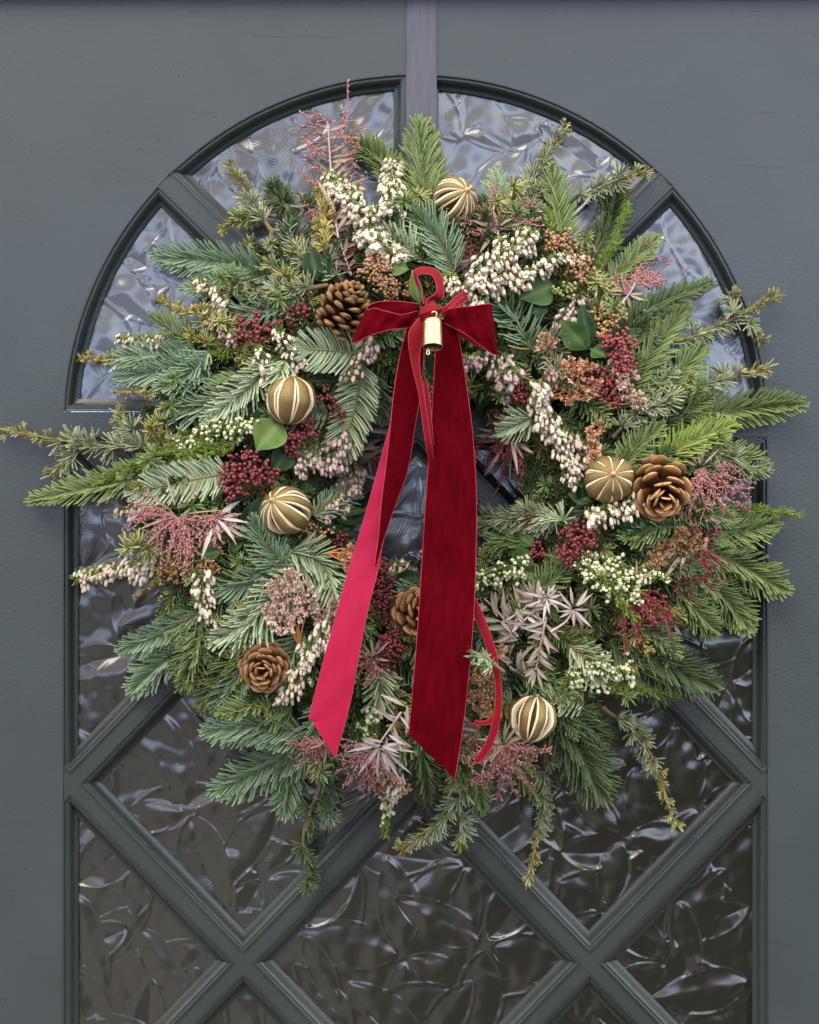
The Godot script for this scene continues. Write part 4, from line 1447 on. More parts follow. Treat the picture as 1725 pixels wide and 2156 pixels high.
func heathers() -> void:
	heather("largest white heather spike in the upper left, leaning to the pink plume", [815, 545, 760, 440, 688, 372], 92, "white", 30, -999.0, 0.0, 1.25)
	heather("upright white heather spike left of the top fir", [830, 470, 830, 400, 828, 335], 66, "white", 32, -999.0, 0.0, 1.15)
	heather("white heather hanging in the middle of the upper left heather", [840, 560, 810, 520, 760, 490], 64, "white", 26)
	heather("broad white heather head right of the bow's top", [1000, 620, 1060, 545, 1115, 495], 116, "white", 34, -999.0, 0.0, 1.3)
	heather("white heather spike reaching across the tan buds at upper right", [1080, 600, 1150, 555, 1228, 538], 50, "white", 46)
	heather("small white heather tip beside the red ribbon loop", [1030, 660, 980, 620, 940, 582], 52, "white", 46)
	heather("white heather sprig below the broad white head", [1100, 580, 1050, 600, 990, 640], 60, "white", 30)
	heather("white heather spike under the bow's square loop", [1090, 800, 1030, 765, 958, 765], 66, "pink", 34)
	heather("second white heather spike under the bow's square loop", [1060, 745, 1075, 780, 1055, 830], 50, "white", 24)
	heather("long pink-white heather spike slanting down at the inner right", [1115, 800, 1160, 900, 1215, 1020], 78, "white", 34, -999.0, 0.0, 1.35)
	heather("pale heather spike above the long slanting one", [1240, 980, 1215, 940, 1190, 910], 52, "pink", 22)
	heather("white heather spike between ribbed orange and open pine cone", [1230, 1090, 1300, 1075, 1362, 1040], 62, "white", 44)
	heather("white heather spike right of the lower left pine cone", [690, 1310, 650, 1390, 592, 1480], 66, "white", 30, -999.0, 0.0, 1.35)
	heather("pink heather clump above the buttoned orange", [740, 920, 690, 960, 620, 985], 92, "pink", 22, -999.0, 0.0, 1.3)
	heather("pink heather clump right of the buttoned orange", [750, 990, 720, 1040, 680, 1090], 82, "pink", 16, -999.0, 0.0, 1.2)
	heather("white heather tip farthest left, before the left pane", [350, 1190, 250, 1198, 160, 1220], 54, "white", 10)
	heather("white heather hanging below the brown buds at left", [425, 1195, 430, 1250, 437, 1305], 58, "white", 26, -999.0, 0.0, 1.2)
	heather("small white heather spike over the left radial bar", [490, 650, 455, 625, 415, 588], 40, "white", 18)
	heather("green heather with few white bells at far left", [470, 725, 360, 712, 250, 715], 36, "white", 14, -999.0, 0.5, 0.9)
	heather("white heather tuft above the upper left dried orange", [570, 800, 555, 770, 545, 735], 44, "white", 34)
	heather("white heather tuft below the red berries at upper left", [620, 770, 605, 730, 585, 690], 46, "white", 24)
	heather("pink-white heather left of the bow's tails", [785, 710, 770, 745, 735, 795], 46, "pink", 36)
	heather("green-budded heather branch at the left middle", [560, 890, 470, 905, 370, 940], 66, "bud", 22, -999.0, 0.0, 1.1)
	heather("pinkish heather behind the broad leaves at right", [1190, 720, 1200, 670, 1235, 610], 62, "pink", 12)
	heather("pinkish heather below the small green leaf at right", [1170, 770, 1160, 790, 1150, 850], 54, "pink", 8)
	heather("greenish budded heather mass at the lower right", [1340, 1270, 1280, 1220, 1225, 1175], 92, "bud", 32, -999.0, 0.0, 1.3)
	heather("greenish budded heather trailing right over red beads", [1230, 1200, 1300, 1200, 1400, 1215], 62, "bud", 34)
	heather("budded heather above the lowest fir at right", [1340, 1420, 1270, 1400, 1200, 1420], 70, "bud", 22, -999.0, 0.0, 1.2)
	heather("pink-budded heather pointing right at lower right", [1190, 1420, 1270, 1440, 1340, 1445], 58, "bud", 12)
	heather("budded heather right beside the velvet tail", [1130, 1190, 1060, 1205, 1000, 1230], 62, "bud", 18, -999.0, 0.0, 1.2)
	heather("white heather tip at the very bottom", [825, 1620, 830, 1655, 818, 1690], 50, "white", 14)
	heather("pale heather tip at the bottom of the opening", [880, 1215, 860, 1200, 835, 1185], 44, "pink", 0)
	heather("dried brown-pink heather spike at upper left", [500, 715, 465, 680, 432, 648], 40, "dry", 22, -999.0, 0.0, 1.4)
	heather("green budded heather between the ribbon tails' ends", [790, 1480, 770, 1530, 760, 1570], 56, "bud", 14)
	heather("white heather left of the pink ribbon's end", [740, 1400, 720, 1430, 700, 1480], 46, "white", 8)
	heather("pink heather below the pink burst at far left", [330, 1060, 290, 1070, 245, 1085], 34, "pink", 0)
	heather("green heather wisp hanging at the bottom centre", [815, 1660, 815, 1700, 812, 1755], 30, "bud", 0, -999.0, 0.0, 0.4)


func greens() -> void:
	heath_green("long bright heath branch lying on the dark left fir", [500, 930, 350, 960, 170, 1025], 92, 26)
	heath_green("bright heath tip standing at upper right", [1170, 580, 1165, 500, 1150, 420], 66, 16)
	heath_green("slender bright heath tip with pink stem at upper right", [1215, 640, 1280, 540, 1325, 430], 62, 20)
	heath_green("bright heath tip pointing far right past the stile", [1440, 1090, 1550, 1070, 1683, 1085], 46, 16)
	heath_green("bright heath tip pointing right at lower right", [1260, 1440, 1340, 1450, 1425, 1462], 52, 24)
	heath_green("bright heath wisp over the greenish budded heather", [1240, 1190, 1290, 1240, 1330, 1300], 52, 50)
	heath_green("green heath left of the white heather at far left", [440, 1170, 380, 1180, 300, 1190], 60, 8)
	heath_green("green heath sprig behind the white top heather", [900, 520, 870, 440, 850, 345], 52, 18)
	heath_green("green heath below the broad white heather", [1030, 660, 1070, 620, 1110, 590], 72, 16)
	heath_green("green heath pointing down between the ribbon tails", [800, 1500, 780, 1540, 775, 1590], 60, 8)
	heath_green("green heath at the left of the small white tuft", [640, 700, 600, 740, 560, 770], 60, 8)
	heath_green("yellowish heath sprig below the left leaning plume", [500, 720, 470, 740, 400, 750], 46, 8, -999.0, true)


func berry_heads() -> void:
	berries("red berry head at upper left below the yellow cedar tip", [[535, 695, 50, 40], [600, 665, 34, 20], [640, 650, 22, 14]], 5.0, "red", 26, 0.8)
	berries("red berry head left of the buttoned orange", [[520, 985, 52, 44], [490, 1020, 34, 36], [560, 1005, 30, 30]], 4.9, "red", 30, 0.85)
	berries("red berry head right of the bright oval leaf", [[635, 905, 44, 26], [618, 935, 28, 26]], 4.8, "red", 40, 1.0)
	berries("red berry head caught between the ribbon tails under the bell", [[862, 842, 32, 34], [905, 835, 16, 22]], 4.7, "rose", 92, 1.1)
	berries("bright red berry head on the upper right side", [[1302, 722, 36, 36], [1308, 765, 30, 28]], 4.8, "rose", 44, 1.2)
	berries("looser red berry head behind the dried flowers at right", [[1265, 805, 44, 36], [1290, 840, 36, 24], [1235, 780, 26, 20]], 4.7, "red", 22, 0.85)
	berries("small red berry head under the square loop's heather", [[1093, 827, 26, 26]], 4.6, "rose", 30, 1.1)
	berries("largest red berry head below the ribbed orange", [[1222, 1130, 42, 40], [1200, 1160, 36, 30]], 4.9, "red", 42, 1.2)
	berries("sparse red berries left of the largest red head", [[1145, 1095, 34, 26], [1130, 1160, 26, 18]], 4.7, "red", 20, 0.6)
	berries("small dark red berry head at the right below the open cone", [[1492, 1128, 25, 27]], 4.7, "deep", 20, 1.1)
	berries("tall dark red berry head left of the half-hidden pine cone", [[805, 1215, 30, 44], [812, 1275, 26, 44], [790, 1245, 22, 40]], 4.6, "deep", 26, 0.95)
	berries("dark red berry head below the half-hidden pine cone", [[822, 1365, 34, 46]], 4.5, "deep", 28, 1.2)
	berries("dark red berries low on the left, under the hanging fir", [[410, 1425, 26, 28], [425, 1330, 18, 20]], 4.6, "deep", 0, 0.9)
	berries("shaded red berries beside the pink ribbon's papery sprig", [[718, 1150, 26, 34], [740, 1205, 18, 22]], 4.6, "deep", 14, 0.8)
	berries("sparse red berries right of the upper left dried orange", [[690, 835, 30, 26], [708, 870, 22, 20]], 4.6, "red", 14, 0.55)
	berries("red berry specks above the left long heath branch", [[470, 880, 20, 12]], 4.5, "red", 18, 0.6)
	berries("tan bud head above the upper left pine cone", [[792, 565, 40, 36], [815, 600, 30, 24]], 3.9, "tan", 34, 1.15)
	berries("small tan bud head left of the bow's top loop", [[822, 615, 24, 20], [862, 612, 15, 22]], 3.9, "brown", 34, 1.0)
	berries("orange-tan bud head over the white heather at upper right", [[1180, 510, 42, 28], [1205, 540, 26, 24]], 4.3, "tan", 46, 1.0)
	berries("lower orange-tan bud head beside the white heather spike", [[1222, 570, 32, 34], [1240, 525, 20, 22]], 4.3, "tan", 42, 1.0)
	berries("yellow-green bud head over the dark broad leaf", [[1192, 612, 28, 18]], 4.1, "green", 40, 1.0)
	berries("golden bud head on the right side above bright red berries", [[1285, 660, 42, 26], [1270, 695, 18, 22]], 4.2, "gold", 42, 1.0)
	berries("brown bud head under the pink burst at left", [[380, 1205, 34, 26], [345, 1200, 16, 14]], 3.9, "brown", 16, 1.0)
	berries("second brown bud head under the pink burst", [[437, 1195, 28, 22]], 3.9, "brown", 24, 1.2)
	berries("small tan buds below the buttoned orange", [[672, 1125, 40, 22], [650, 1145, 24, 18]], 4.0, "tan", 20, 0.7)
	berries("dull tan buds behind the mauve leaves by the velvet tail", [[1015, 1455, 24, 50]], 4.2, "gold", 14, 0.9)


func dyed() -> void:
	plume("tall pink plume standing above the wreath at upper left", [712, 500, 700, 400, 690, 255], side_strings(712, 480, 692, 250, 30, 88, 62) + [[700, 300, 730, 250, 732, 168], [706, 360, 745, 320, 762, 265], [690, 260, 670, 245, 630, 240], [694, 300, 660, 270, 628, 262]], ladder(712, 500, 690, 270, 22, 84, 13, 66), "pink", 20)
	plume("dark plum sprig behind the tall pink plume's foot", [740, 580, 720, 520, 700, 450], side_strings(740, 580, 700, 450, 22, 84, 65), ladder(740, 580, 700, 450, 12, 70, 13, 65), "plum", 0)
	plume("pink beaded sprig beside the topmost dried orange", [1050, 500, 1045, 470, 1040, 440], burst(1048, 480, 12, 100, 160, 40) + burst(1052, 470, 9, 100, 75, 35) + burst(1055, 475, 8, 90, 25, 30), blades(1048, 480, 12, 80, 110, 130, 13), "pink", 26)
	plume("plum beaded sprig below the topmost dried orange", [1000, 545], burst(1000, 545, 12, 70, 140, 60), blades(1000, 545, 5, 90, 200, 40, 14), "plum", 12)
	plume("pink beaded sprig at right before the wedge pane", [1300, 650, 1330, 610, 1345, 570], burst(1335, 590, 16, 92, 20, 50) + burst(1320, 620, 8, 70, 100, 50), blades(1320, 620, 7, 72, 60, 150, 13), "pink", 22)
	plume("drooping plum strings at the inner right edge of the opening", [1075, 880], burst(1075, 900, 18, 105, 250, 45, 0.3) + burst(1075, 890, 6, 70, 160, 50), blades(1075, 920, 10, 90, 240, 90, 13), "red", 24)
	plume("pink strings right of the open pine cone", [1475, 990], burst(1480, 985, 32, 112, 300, 75, 0.15), blades(1475, 985, 8, 60, 60, 110, 12), "pink", 44)
	plume("drooping red strings on the right below the cone", [1450, 1150], burst(1455, 1150, 22, 95, 300, 50, 0.25), blades(1450, 1150, 8, 95, 230, 70, 14), "red", 26)
	plume("red strings over the dark fir at lower right", [1330, 1235], burst(1335, 1245, 24, 100, 295, 50, 0.2), blades(1330, 1240, 5, 70, 40, 80, 12), "red", 32)
	plume("big pink beaded burst at the left middle", [370, 1085], burst(372, 1090, 28, 110, 265, 105, 0.2) + burst(380, 1110, 10, 110, 268, 30, 0.0) + burst(372, 1090, 8, 105, 170, 35, 0.1), blades(375, 1085, 12, 110, 90, 180, 8), "pink", 34)
	plume("smaller pink burst with silvery leaves beside the big one", [445, 1085], burst(445, 1085, 16, 62, 270, 100, 0.1), blades(455, 1090, 9, 98, 320, 80, 14), "mauve", 34)
	plume("mauve leafy burst between the two ribbon ends", [845, 1500, 810, 1550, 780, 1590], burst(785, 1585, 30, 92, 235, 90, 0.15), blades(800, 1570, 22, 88, 265, 110, 12) + ladder(860, 1480, 790, 1590, 14, 70, 12, 70), "mauve", 56)
	plume("pink beaded burst under the lowest dried orange", [1060, 1545], burst(1060, 1570, 44, 98, 275, 90, 0.12), blades(1060, 1570, 14, 80, 130, 120, 10), "pink", 62)
	plume("thin dull pink sprig left of the pink ribbon's point", [690, 1540], burst(685, 1560, 18, 95, 215, 45, 0.05), blades(690, 1560, 8, 62, 250, 70, 11), "ash", 44)
	plume("small dull pink sprig above the pink ribbon's end", [790, 1400], burst(785, 1395, 16, 58, 215, 100), blades(785, 1385, 10, 66, 60, 130, 10), "ash", 32)
	plume("mauve leaf spray low right, uppermost of the mauve leaves", [1060, 1310, 1100, 1285, 1130, 1255], [], ladder(1050, 1310, 1130, 1260, 14, 66, 15, 60) + blades(1130, 1262, 9, 55, 60, 150, 13), "ash", 24)
	plume("star-shaped pale mauve leaf tip at lower right", [1160, 1330, 1190, 1310, 1208, 1285], [], blades(1208, 1283, 11, 54, 60, 175, 11), "mauve", 44)
	plume("mauve leaf tip left of the pale star-shaped one", [1080, 1330, 1110, 1300, 1150, 1262], [], blades(1150, 1260, 13, 54, 60, 175, 11) + ladder(1080, 1330, 1150, 1262, 8, 58, 13, 55), "mauve", 34)
	plume("hanging mauve leaf spray under the star-shaped tip", [1150, 1300, 1140, 1350, 1128, 1410], [], ladder(1152, 1300, 1128, 1410, 20, 62, 12, 60) + blades(1128, 1405, 7, 50, 265, 70, 12), "ash", 32)
	plume("dull mauve leaves against the velvet tail's right edge", [1090, 1340, 1050, 1290, 1020, 1260], [], ladder(1095, 1350, 1015, 1265, 16, 72, 17, 60), "ash", 14)
	plume("dark mauve leaves behind the thin ribbon's curve", [1100, 1420, 1070, 1400, 1050, 1350], [], ladder(1105, 1430, 1050, 1350, 12, 66, 14, 60), "ash", 0)
	plume("mauve sickle leaves left of the ribbon tails", [745, 980, 770, 920, 790, 850], side_strings(750, 980, 790, 860, 10, 54, 60), ladder(745, 990, 792, 850, 18, 68, 15, 62), "ash", 4)
	plume("dark strings at the left edge of the opening", [770, 940], burst(770, 945, 10, 75, 275, 60, 0.2), blades(765, 930, 6, 80, 280, 60, 13), "plum", -4)
	plume("grey-mauve leaves right of the lower right red strings", [1410, 1300], burst(1400, 1290, 8, 60, 260, 60, 0.1), blades(1400, 1290, 8, 70, 250, 90, 13), "ash", 4)
	plume("pale leaves and pink strings by the velvet tail's end", [1010, 1530], burst(1010, 1545, 12, 60, 200, 70), blades(1010, 1540, 9, 72, 195, 60, 11), "ash", 18)


func papery() -> void:
	statice("pink-white papery flowers in the lower left, under frosted fir", [630, 1360], [[590, 1255], [610, 1220], [575, 1290], [615, 1290], [640, 1250], [600, 1315], [650, 1275], [585, 1235]], "pink", 40, 24, 20)
	statice("orange-stemmed papery flowers on the upper right side", [1140, 840], [[1180, 780], [1205, 770], [1215, 790], [1150, 720], [1195, 835], [1225, 825], [1250, 815], [1240, 780]], "orange", 30, 17, 16)
	statice("pale papery flowers right of the looser red berries", [1270, 850], [[1310, 800], [1330, 790], [1345, 845], [1320, 830], [1300, 770]], "pink", 30, 14, 16)
	statice("brown papery flowers below the open pine cone", [1400, 1200], [[1430, 1130], [1455, 1125], [1445, 1150], [1400, 1160], [1385, 1175], [1465, 1145]], "brown", 30, 24, 17)
	statice("thin orange papery sprig lying across the pink ribbon", [690, 1165], [[725, 1170], [742, 1160], [752, 1172], [758, 1185], [735, 1190], [755, 1160]], "orange", 82, 8, 8)
	statice("brown papery flowers at the bottom beside the mauve burst", [800, 1610], [[790, 1640], [815, 1650], [830, 1640], [845, 1655], [805, 1665]], "brown", 16, 18, 16)
	statice("small orange papery spike above the ribbed orange", [1230, 960], [[1245, 915], [1252, 940], [1250, 965], [1262, 900]], "orange", 28, 12, 10)
	statice("pink papery flowers beside the white heather at lower left", [700, 1340], [[690, 1290], [705, 1275], [680, 1300], [715, 1290]], "pink", 24, 16, 15)
	statice("golden papery flowers between thin ribbon and velvet tail", [1040, 1500], [[1010, 1420], [1025, 1440], [1005, 1475], [1030, 1400], [1045, 1370], [1020, 1490]], "brown", 30, 20, 16)


func foliage() -> void:
	leaves("two dark leaves below the bare brown cedar branch", [[668, 590, 655, 515, 46, "dark", 10], [685, 592, 690, 525, 34, "dark", 0]], 26)
	leaves("bright oval leaf under the upper left dried orange", [[592, 888, 540, 950, 78, "bright", 14], [600, 880, 560, 865, 30, "mid", 0]], 34)
	leaves("dark leaves below the red berries by the bright oval leaf", [[615, 945, 570, 995, 50, "dark", 4], [625, 950, 612, 980, 34, "dark", 8]], 30)
	leaves("broad dark leaf under the white heather at upper right", [[1165, 600, 1095, 630, 66, "mid", 6], [1150, 640, 1120, 662, 38, "dark", 0]], 30)
	leaves("large upright leaves on the right side under golden buds", [[1235, 735, 1180, 672, 58, "mid", 16], [1240, 730, 1222, 640, 42, "dark", 6], [1245, 735, 1276, 752, 36, "mid", 14], [1225, 735, 1240, 700, 22, "mid", 8]], 32)
	leaves("leaf behind the bright red berries at right", [[1315, 712, 1362, 706, 36, "mid", 0]], 24)
	leaves("small bright leaf right of the tan buds above the bow", [[822, 560, 862, 568, 36, "bright", 8], [818, 548, 834, 580, 18, "mid", 0]], 40)
	leaves("curled green leaf left of the bow's top loop", [[885, 640, 868, 566, 26, "bright", 12]], 76)
	leaves("dark leaves under the upper left pine cone", [[720, 690, 640, 695, 50, "dark", -4], [700, 660, 645, 660, 40, "dark", -6], [760, 640, 770, 660, 36, "mid", 0]], 14)
	leaves("rounded dark leaves left of the largest red berries", [[1120, 1165, 1075, 1185, 46, "mid", 4], [1120, 1150, 1095, 1130, 30, "mid", 2], [1160, 1170, 1200, 1180, 26, "mid", 2]], 28)
	leaves("narrow green leaf behind the silvery fir at left", [[500, 790, 425, 812, 24, "bright", 0]], 16)
	leaves("long dark leaf left of the buttoned orange", [[560, 1040, 530, 1130, 44, "dark", 0], [550, 1050, 500, 1120, 30, "dark", -4]], 18)
	leaves("small leaves under the pink burst at left", [[420, 1170, 470, 1160, 34, "mid", 4], [430, 1125, 480, 1130, 26, "mid", 2]], 26)
	leaves("dark leaf beneath the open pine cone", [[1300, 1105, 1390, 1090, 56, "dark", 4]], 26)
	leaves("leaf edges cupping the ribbed orange at right", [[1225, 1060, 1225, 985, 34, "dark", 8], [1245, 1055, 1195, 1040, 34, "mid", 6]], 24)
	leaves("green blades left of the ribbon at the opening", [[700, 1085, 772, 1075, 20, "bright", 0], [700, 1090, 760, 1100, 18, "mid", 0], [680, 1110, 760, 1130, 22, "dark", 0]], 8)
	leaves("dark leaf hanging below the bell", [[900, 745, 925, 800, 34, "dark", -10]], 46)
	leaves("dark leaf right of the velvet tail below white heather", [[1030, 800, 1005, 870, 30, "dark", -10], [1080, 810, 1020, 815, 30, "dark", -10], [1140, 690, 1080, 760, 34, "mid", 0]], 6)
	leaves("dark leaves left of the upper left dried orange", [[560, 850, 520, 890, 40, "dark", 0], [580, 820, 545, 815, 26, "dark", 0]], 12)
	leaves("dark leaf above the half-hidden pine cone", [[890, 1215, 810, 1225, 40, "dark", 0], [860, 1330, 845, 1290, 30, "mid", 0]], 6)
	leaves("narrow leaves right of pink ribbon's papery flowers", [[690, 1260, 715, 1180, 16, "mid", 0], [700, 1340, 715, 1240, 14, "mid", 0]], 16)
	leaves("small leaf by the lower left of the papery flowers", [[620, 1310, 600, 1330, 26, "mid", 0]], 10)


func ornaments() -> void:
	pine_cone("brown pine cone left of the bow, tip up", 728, 645, 54, 112, 54, Vector3(0.45, 0.75, 0.5), 62, 0.5, "brown")
	pine_cone("open light brown pine cone on the right side", 1391, 1032, 54, 106, 60, Vector3(0.05, -0.5, 0.85), 46, 1.0, "warm")
	pine_cone("rounded pine cone low on the left, tip facing out", 557, 1406, 36, 96, 50, Vector3(-0.05, -0.1, 0.98), 66, 0.6, "dull")
	pine_cone("pine cone half hidden behind the velvet tail", 884, 1292, 30, 104, 54, Vector3(0.35, 0.35, 0.85), 66, 0.6, "dull")
	dried_orange("dried orange left of the bow, gilded, slits upright", 612, 841, 50, 51, Vector3(0.12, 0.95, 0.12), 7, 0.34, 0.42, 0.98)
	dried_orange("dried orange with pale button, below the left red berries", 602, 1075, 52, 53, Vector3(-0.5, 0.42, 0.75), 8, 0.5, 0.2)
	dried_orange("nearly closed ribbed dried orange on the right side", 1282, 1010, 46, 50, Vector3(0.08, 0.22, 0.97), 10, 0.1, 0.0)
	dried_orange("topmost dried orange, wide slits showing cream pith", 957, 421, 40, 51, Vector3(0.55, 0.28, 0.78), 8, 0.56, 0.1)
	dried_orange("lowest dried orange with wide cream slits", 1121, 1512, 40, 51, Vector3(0.2, 0.93, -0.1), 7, 0.46, 0.15)


# ---------------------------------------------------------------- materials

func lin(r: float, g: float, b: float) -> Color:
	return Color(r, g, b).linear_to_srgb()


func noise_texture(size: int, freq: float, octaves: int, seed_no: int, low := -1.0, high := -1.0, normal := 0.0) -> NoiseTexture2D:
	var n := FastNoiseLite.new()
	n.seed = seed_no
	n.frequency = freq
	n.fractal_octaves = octaves
	var t := NoiseTexture2D.new()
	t.width = size
	t.height = size
	t.seamless = true
	t.noise = n
	if normal > 0.0:
		t.as_normal_map = true
		t.bump_strength = normal
	elif low >= 0.0:
		var g := Gradient.new()
		g.set_color(0, Color(low, low, low))
		g.set_color(1, Color(high, high, high))
		t.color_ramp = g
	return t


func plain(color: Color, rough: float, vertex := false, spec := 0.5) -> StandardMaterial3D:
	var m := StandardMaterial3D.new()
	m.albedo_color = color
	m.roughness = rough
	m.metallic_specular = spec
	m.vertex_color_use_as_albedo = vertex
	m.cull_mode = BaseMaterial3D.CULL_DISABLED
	return m


# old paint: faint brush strokes, a slow change of tone, dust specks, chips and hairline scratches
func worn_paint(seed_no: int) -> ImageTexture:
	var s := 900
	var slow := FastNoiseLite.new()
	slow.seed = seed_no
	slow.frequency = 0.004
	var g := RandomNumberGenerator.new()
	g.seed = seed_no
	var px := PackedByteArray()
	px.resize(s * s * 3)
	for y in s:
		for x in s:
			var v := 236.0 + slow.get_noise_2d(x, y) * 14.0 + slow.get_noise_2d(x * 2.0, y * 30.0 + 700.0) * 5.0
			var i := (y * s + x) * 3
			px[i] = int(v)
			px[i + 1] = int(v)
			px[i + 2] = int(v)
	var im := Image.create_from_data(s, s, false, Image.FORMAT_RGB8, px)
	for k in 420:
		var b := 0.5 if g.randf() < 0.6 else 1.0
		var z := g.randi_range(1, 2)
		im.fill_rect(Rect2i(g.randi_range(0, s - 4), g.randi_range(0, s - 4), z, z), Color(b, b, b * 0.97))
	for k in 16:
		var x := g.randf() * s
		var y := g.randf() * s
		for q in g.randi_range(15, 90):
			im.set_pixel(posmod(int(x), s), posmod(int(y), s), Color(0.62, 0.62, 0.62))
			x += 1.0
			y += g.randf_range(-0.4, 0.45)
	return ImageTexture.create_from_image(im)


func materials() -> void:
	M.needle = plain(Color.WHITE, 0.55, true, 0.24)
	M.needle.backlight_enabled = true
	M.needle.backlight = Color(0.16, 0.18, 0.12)
	M.bark = plain(Color.WHITE, 0.8, true, 0.3)
	M.flower = plain(Color.WHITE, 0.7, true, 0.2)
	M.flower.backlight_enabled = true
	M.flower.backlight = Color(0.3, 0.28, 0.26)
	M.berry = plain(Color.WHITE, 0.38, true, 0.5)
	M.leaf = plain(Color.WHITE, 0.48, true, 0.24)
	M.dull_leaf = plain(Color.WHITE, 0.7, true, 0.35)
	M.cone = plain(Color.WHITE, 0.62, true, 0.25)
	M.cone.uv1_triplanar = true
	M.cone.uv1_scale = Vector3(0.9, 0.35, 0.9)
	M.cone.albedo_texture = noise_texture(256, 0.045, 4, 61, 0.68, 1.0)
	M.pulp = plain(Color.WHITE, 0.75, true, 0.3)
	M.pith = plain(Color.WHITE, 0.8, true, 0.3)
	var gold := plain(lin(0.38, 0.255, 0.085), 0.44, true)
	gold.metallic = 0.55
	gold.albedo_texture = noise_texture(256, 0.05, 5, 3, 0.55, 1.0)
	gold.uv1_scale = Vector3(2, 2, 1)
	gold.normal_enabled = true
	gold.normal_texture = noise_texture(256, 0.14, 3, 4, -1, -1, 5.0)
	gold.normal_scale = 0.6
	M.gold_peel = gold
	var brass := plain(lin(0.6, 0.47, 0.27), 0.3)
	brass.metallic = 1.0
	brass.roughness_texture = noise_texture(256, 0.03, 4, 6, 0.55, 1.0)
	brass.roughness = 0.5
	brass.albedo_texture = noise_texture(256, 0.05, 4, 8, 0.75, 1.0)
	M.brass = brass
	var wire := plain(lin(0.6, 0.48, 0.28), 0.3)
	wire.metallic = 1.0
	M.wire = wire
	# cloth
	var velvet := plain(lin(0.092, 0.0007, 0.0042), 0.95, false, 0.12)
	velvet.albedo_texture = noise_texture(512, 0.012, 4, 21, 0.76, 1.0)
	velvet.uv1_scale = Vector3(1, 2.6, 1)
	velvet.rim_enabled = true
	velvet.rim = 0.12
	velvet.rim_tint = 0.9
	velvet.normal_enabled = true
	velvet.normal_texture = noise_texture(256, 0.3, 2, 22, -1, -1, 2.0)
	velvet.normal_scale = 0.25
	M.velvet = velvet
	var satin := plain(lin(0.33, 0.0075, 0.042), 0.55, false, 0.25)
	satin.albedo_texture = noise_texture(256, 0.02, 3, 23, 0.93, 1.0)
	satin.uv1_scale = Vector3(1, 3, 1)
	M.satin = satin
	M.narrow = plain(lin(0.165, 0.0022, 0.007), 0.6, false, 0.25)
	M.narrow.rim_enabled = true
	M.narrow.rim = 0.08
	M.narrow.rim_tint = 0.9
	M.selvage = plain(lin(0.32, 0.015, 0.024), 0.55)
	var strap := plain(lin(0.09, 0.085, 0.108), 0.55, false, 0.4)
	strap.albedo_texture = noise_texture(256, 0.02, 4, 31, 0.88, 1.0)
	M.strap = strap
	# paint
	for k in 2:
		var p := plain(lin(0.041, 0.052, 0.055) if k == 0 else lin(0.033, 0.042, 0.042), 0.38, false, 0.46)
		p.albedo_texture = worn_paint(81 + k)
		p.uv1_scale = Vector3(2.2, 3.5, 1)
		p.normal_enabled = true
		p.normal_texture = noise_texture(1024, 0.13, 3, 43 + k, -1, -1, 3.0)
		p.normal_scale = 0.09 if k == 0 else 0.17
		p.uv1_scale = Vector3(1.7, 1.7, 1) if k == 0 else Vector3(2.3, 2.3, 1)
		if k == 0:
			M.paint = p
		else:
			M.bar_paint = p
	M.bead_paint = M.bar_paint.duplicate()
	M.bead_paint.albedo_color = lin(0.028, 0.037, 0.034)
	M.bead_paint.roughness = 0.3
	var glass := plain(lin(0.007, 0.0065, 0.0055), 0.2, false, 1.0)
	glass.clearcoat_enabled = true
	glass.clearcoat = 1.0
	glass.clearcoat_roughness = 0.16
	glass.normal_enabled = true
	glass.normal_texture = glass_relief()
	glass.texture_repeat = false
	M.glass = glass
	var ground := plain(lin(0.23, 0.218, 0.2), 0.9)
	ground.uv1_triplanar = true
	ground.albedo_texture = noise_texture(256, 0.05, 4, 51, 0.5, 1.0)
	M.ground = ground
	M.wall = plain(lin(0.2, 0.16, 0.12), 0.9)
	M.wall.uv1_triplanar = true
	M.wall.albedo_texture = noise_texture(256, 0.04, 4, 52, 0.55, 1.0)
	M.hedge = plain(Color.WHITE, 0.7, true, 0.3)


func hedge() -> void:
	var root := thing("hedge", "olive green garden hedge facing the door, seen mirrored in its glass", "hedge", Vector3(0.45, -1.5, 5.2))
	var body := Mb.new()
	for k in 9000:
		var p := Vector3(rr(0.0, 8.0), rr(0.0, 2.1), 0.0)
		var high := 1.62 + 0.1 * sin(p.x * 2.1) + 0.12 * sin(p.x * 5.3 + 1.0)
		if p.y > high:
			continue
		p.z = 0.15 * sin(p.x * 3.1 + p.y * 2.0) + rr(0.0, 0.35)
		var c := Color(0.09, 0.1, 0.022).lerp(Color(0.26, 0.23, 0.04), rng.randf() * rng.randf())
		body.stamp(petal, basis_y(Vector3(rr(-1, 1), rr(-0.3, 1), rr(-1, 0.3)).normalized(), rr(0.1, 0.18)), p, c, c * 1.2)
	part("foliage", body.mesh(), M.hedge, root, true)
	var core := Mb.new()
	core.sheet(2, 40, func(r, k): return Vector3(lerpf(0.05, 8.0, k / 39.0), r * 1.5, 0.42), func(_r, _k): return Color(0.012, 0.014, 0.006))
	part("branches", core.mesh(), M.hedge, root)
	var soil := Mb.new()
	soil.sheet(12, 24, func(r, k): return Vector3(-0.25 + 8.7 * k / 23.0, -1.49 + 0.012 * sin(k * 2.3 + r), 1.2 + 4.6 * r / 11.0), func(_r, _k): return Color(0.035, 0.028, 0.02))
	var s := part("soil_bed", soil.mesh(), M.bark, self)
	s.set_meta("kind", "structure")
	s.set_meta("label", "dark bare soil bed in front of the garden hedge")


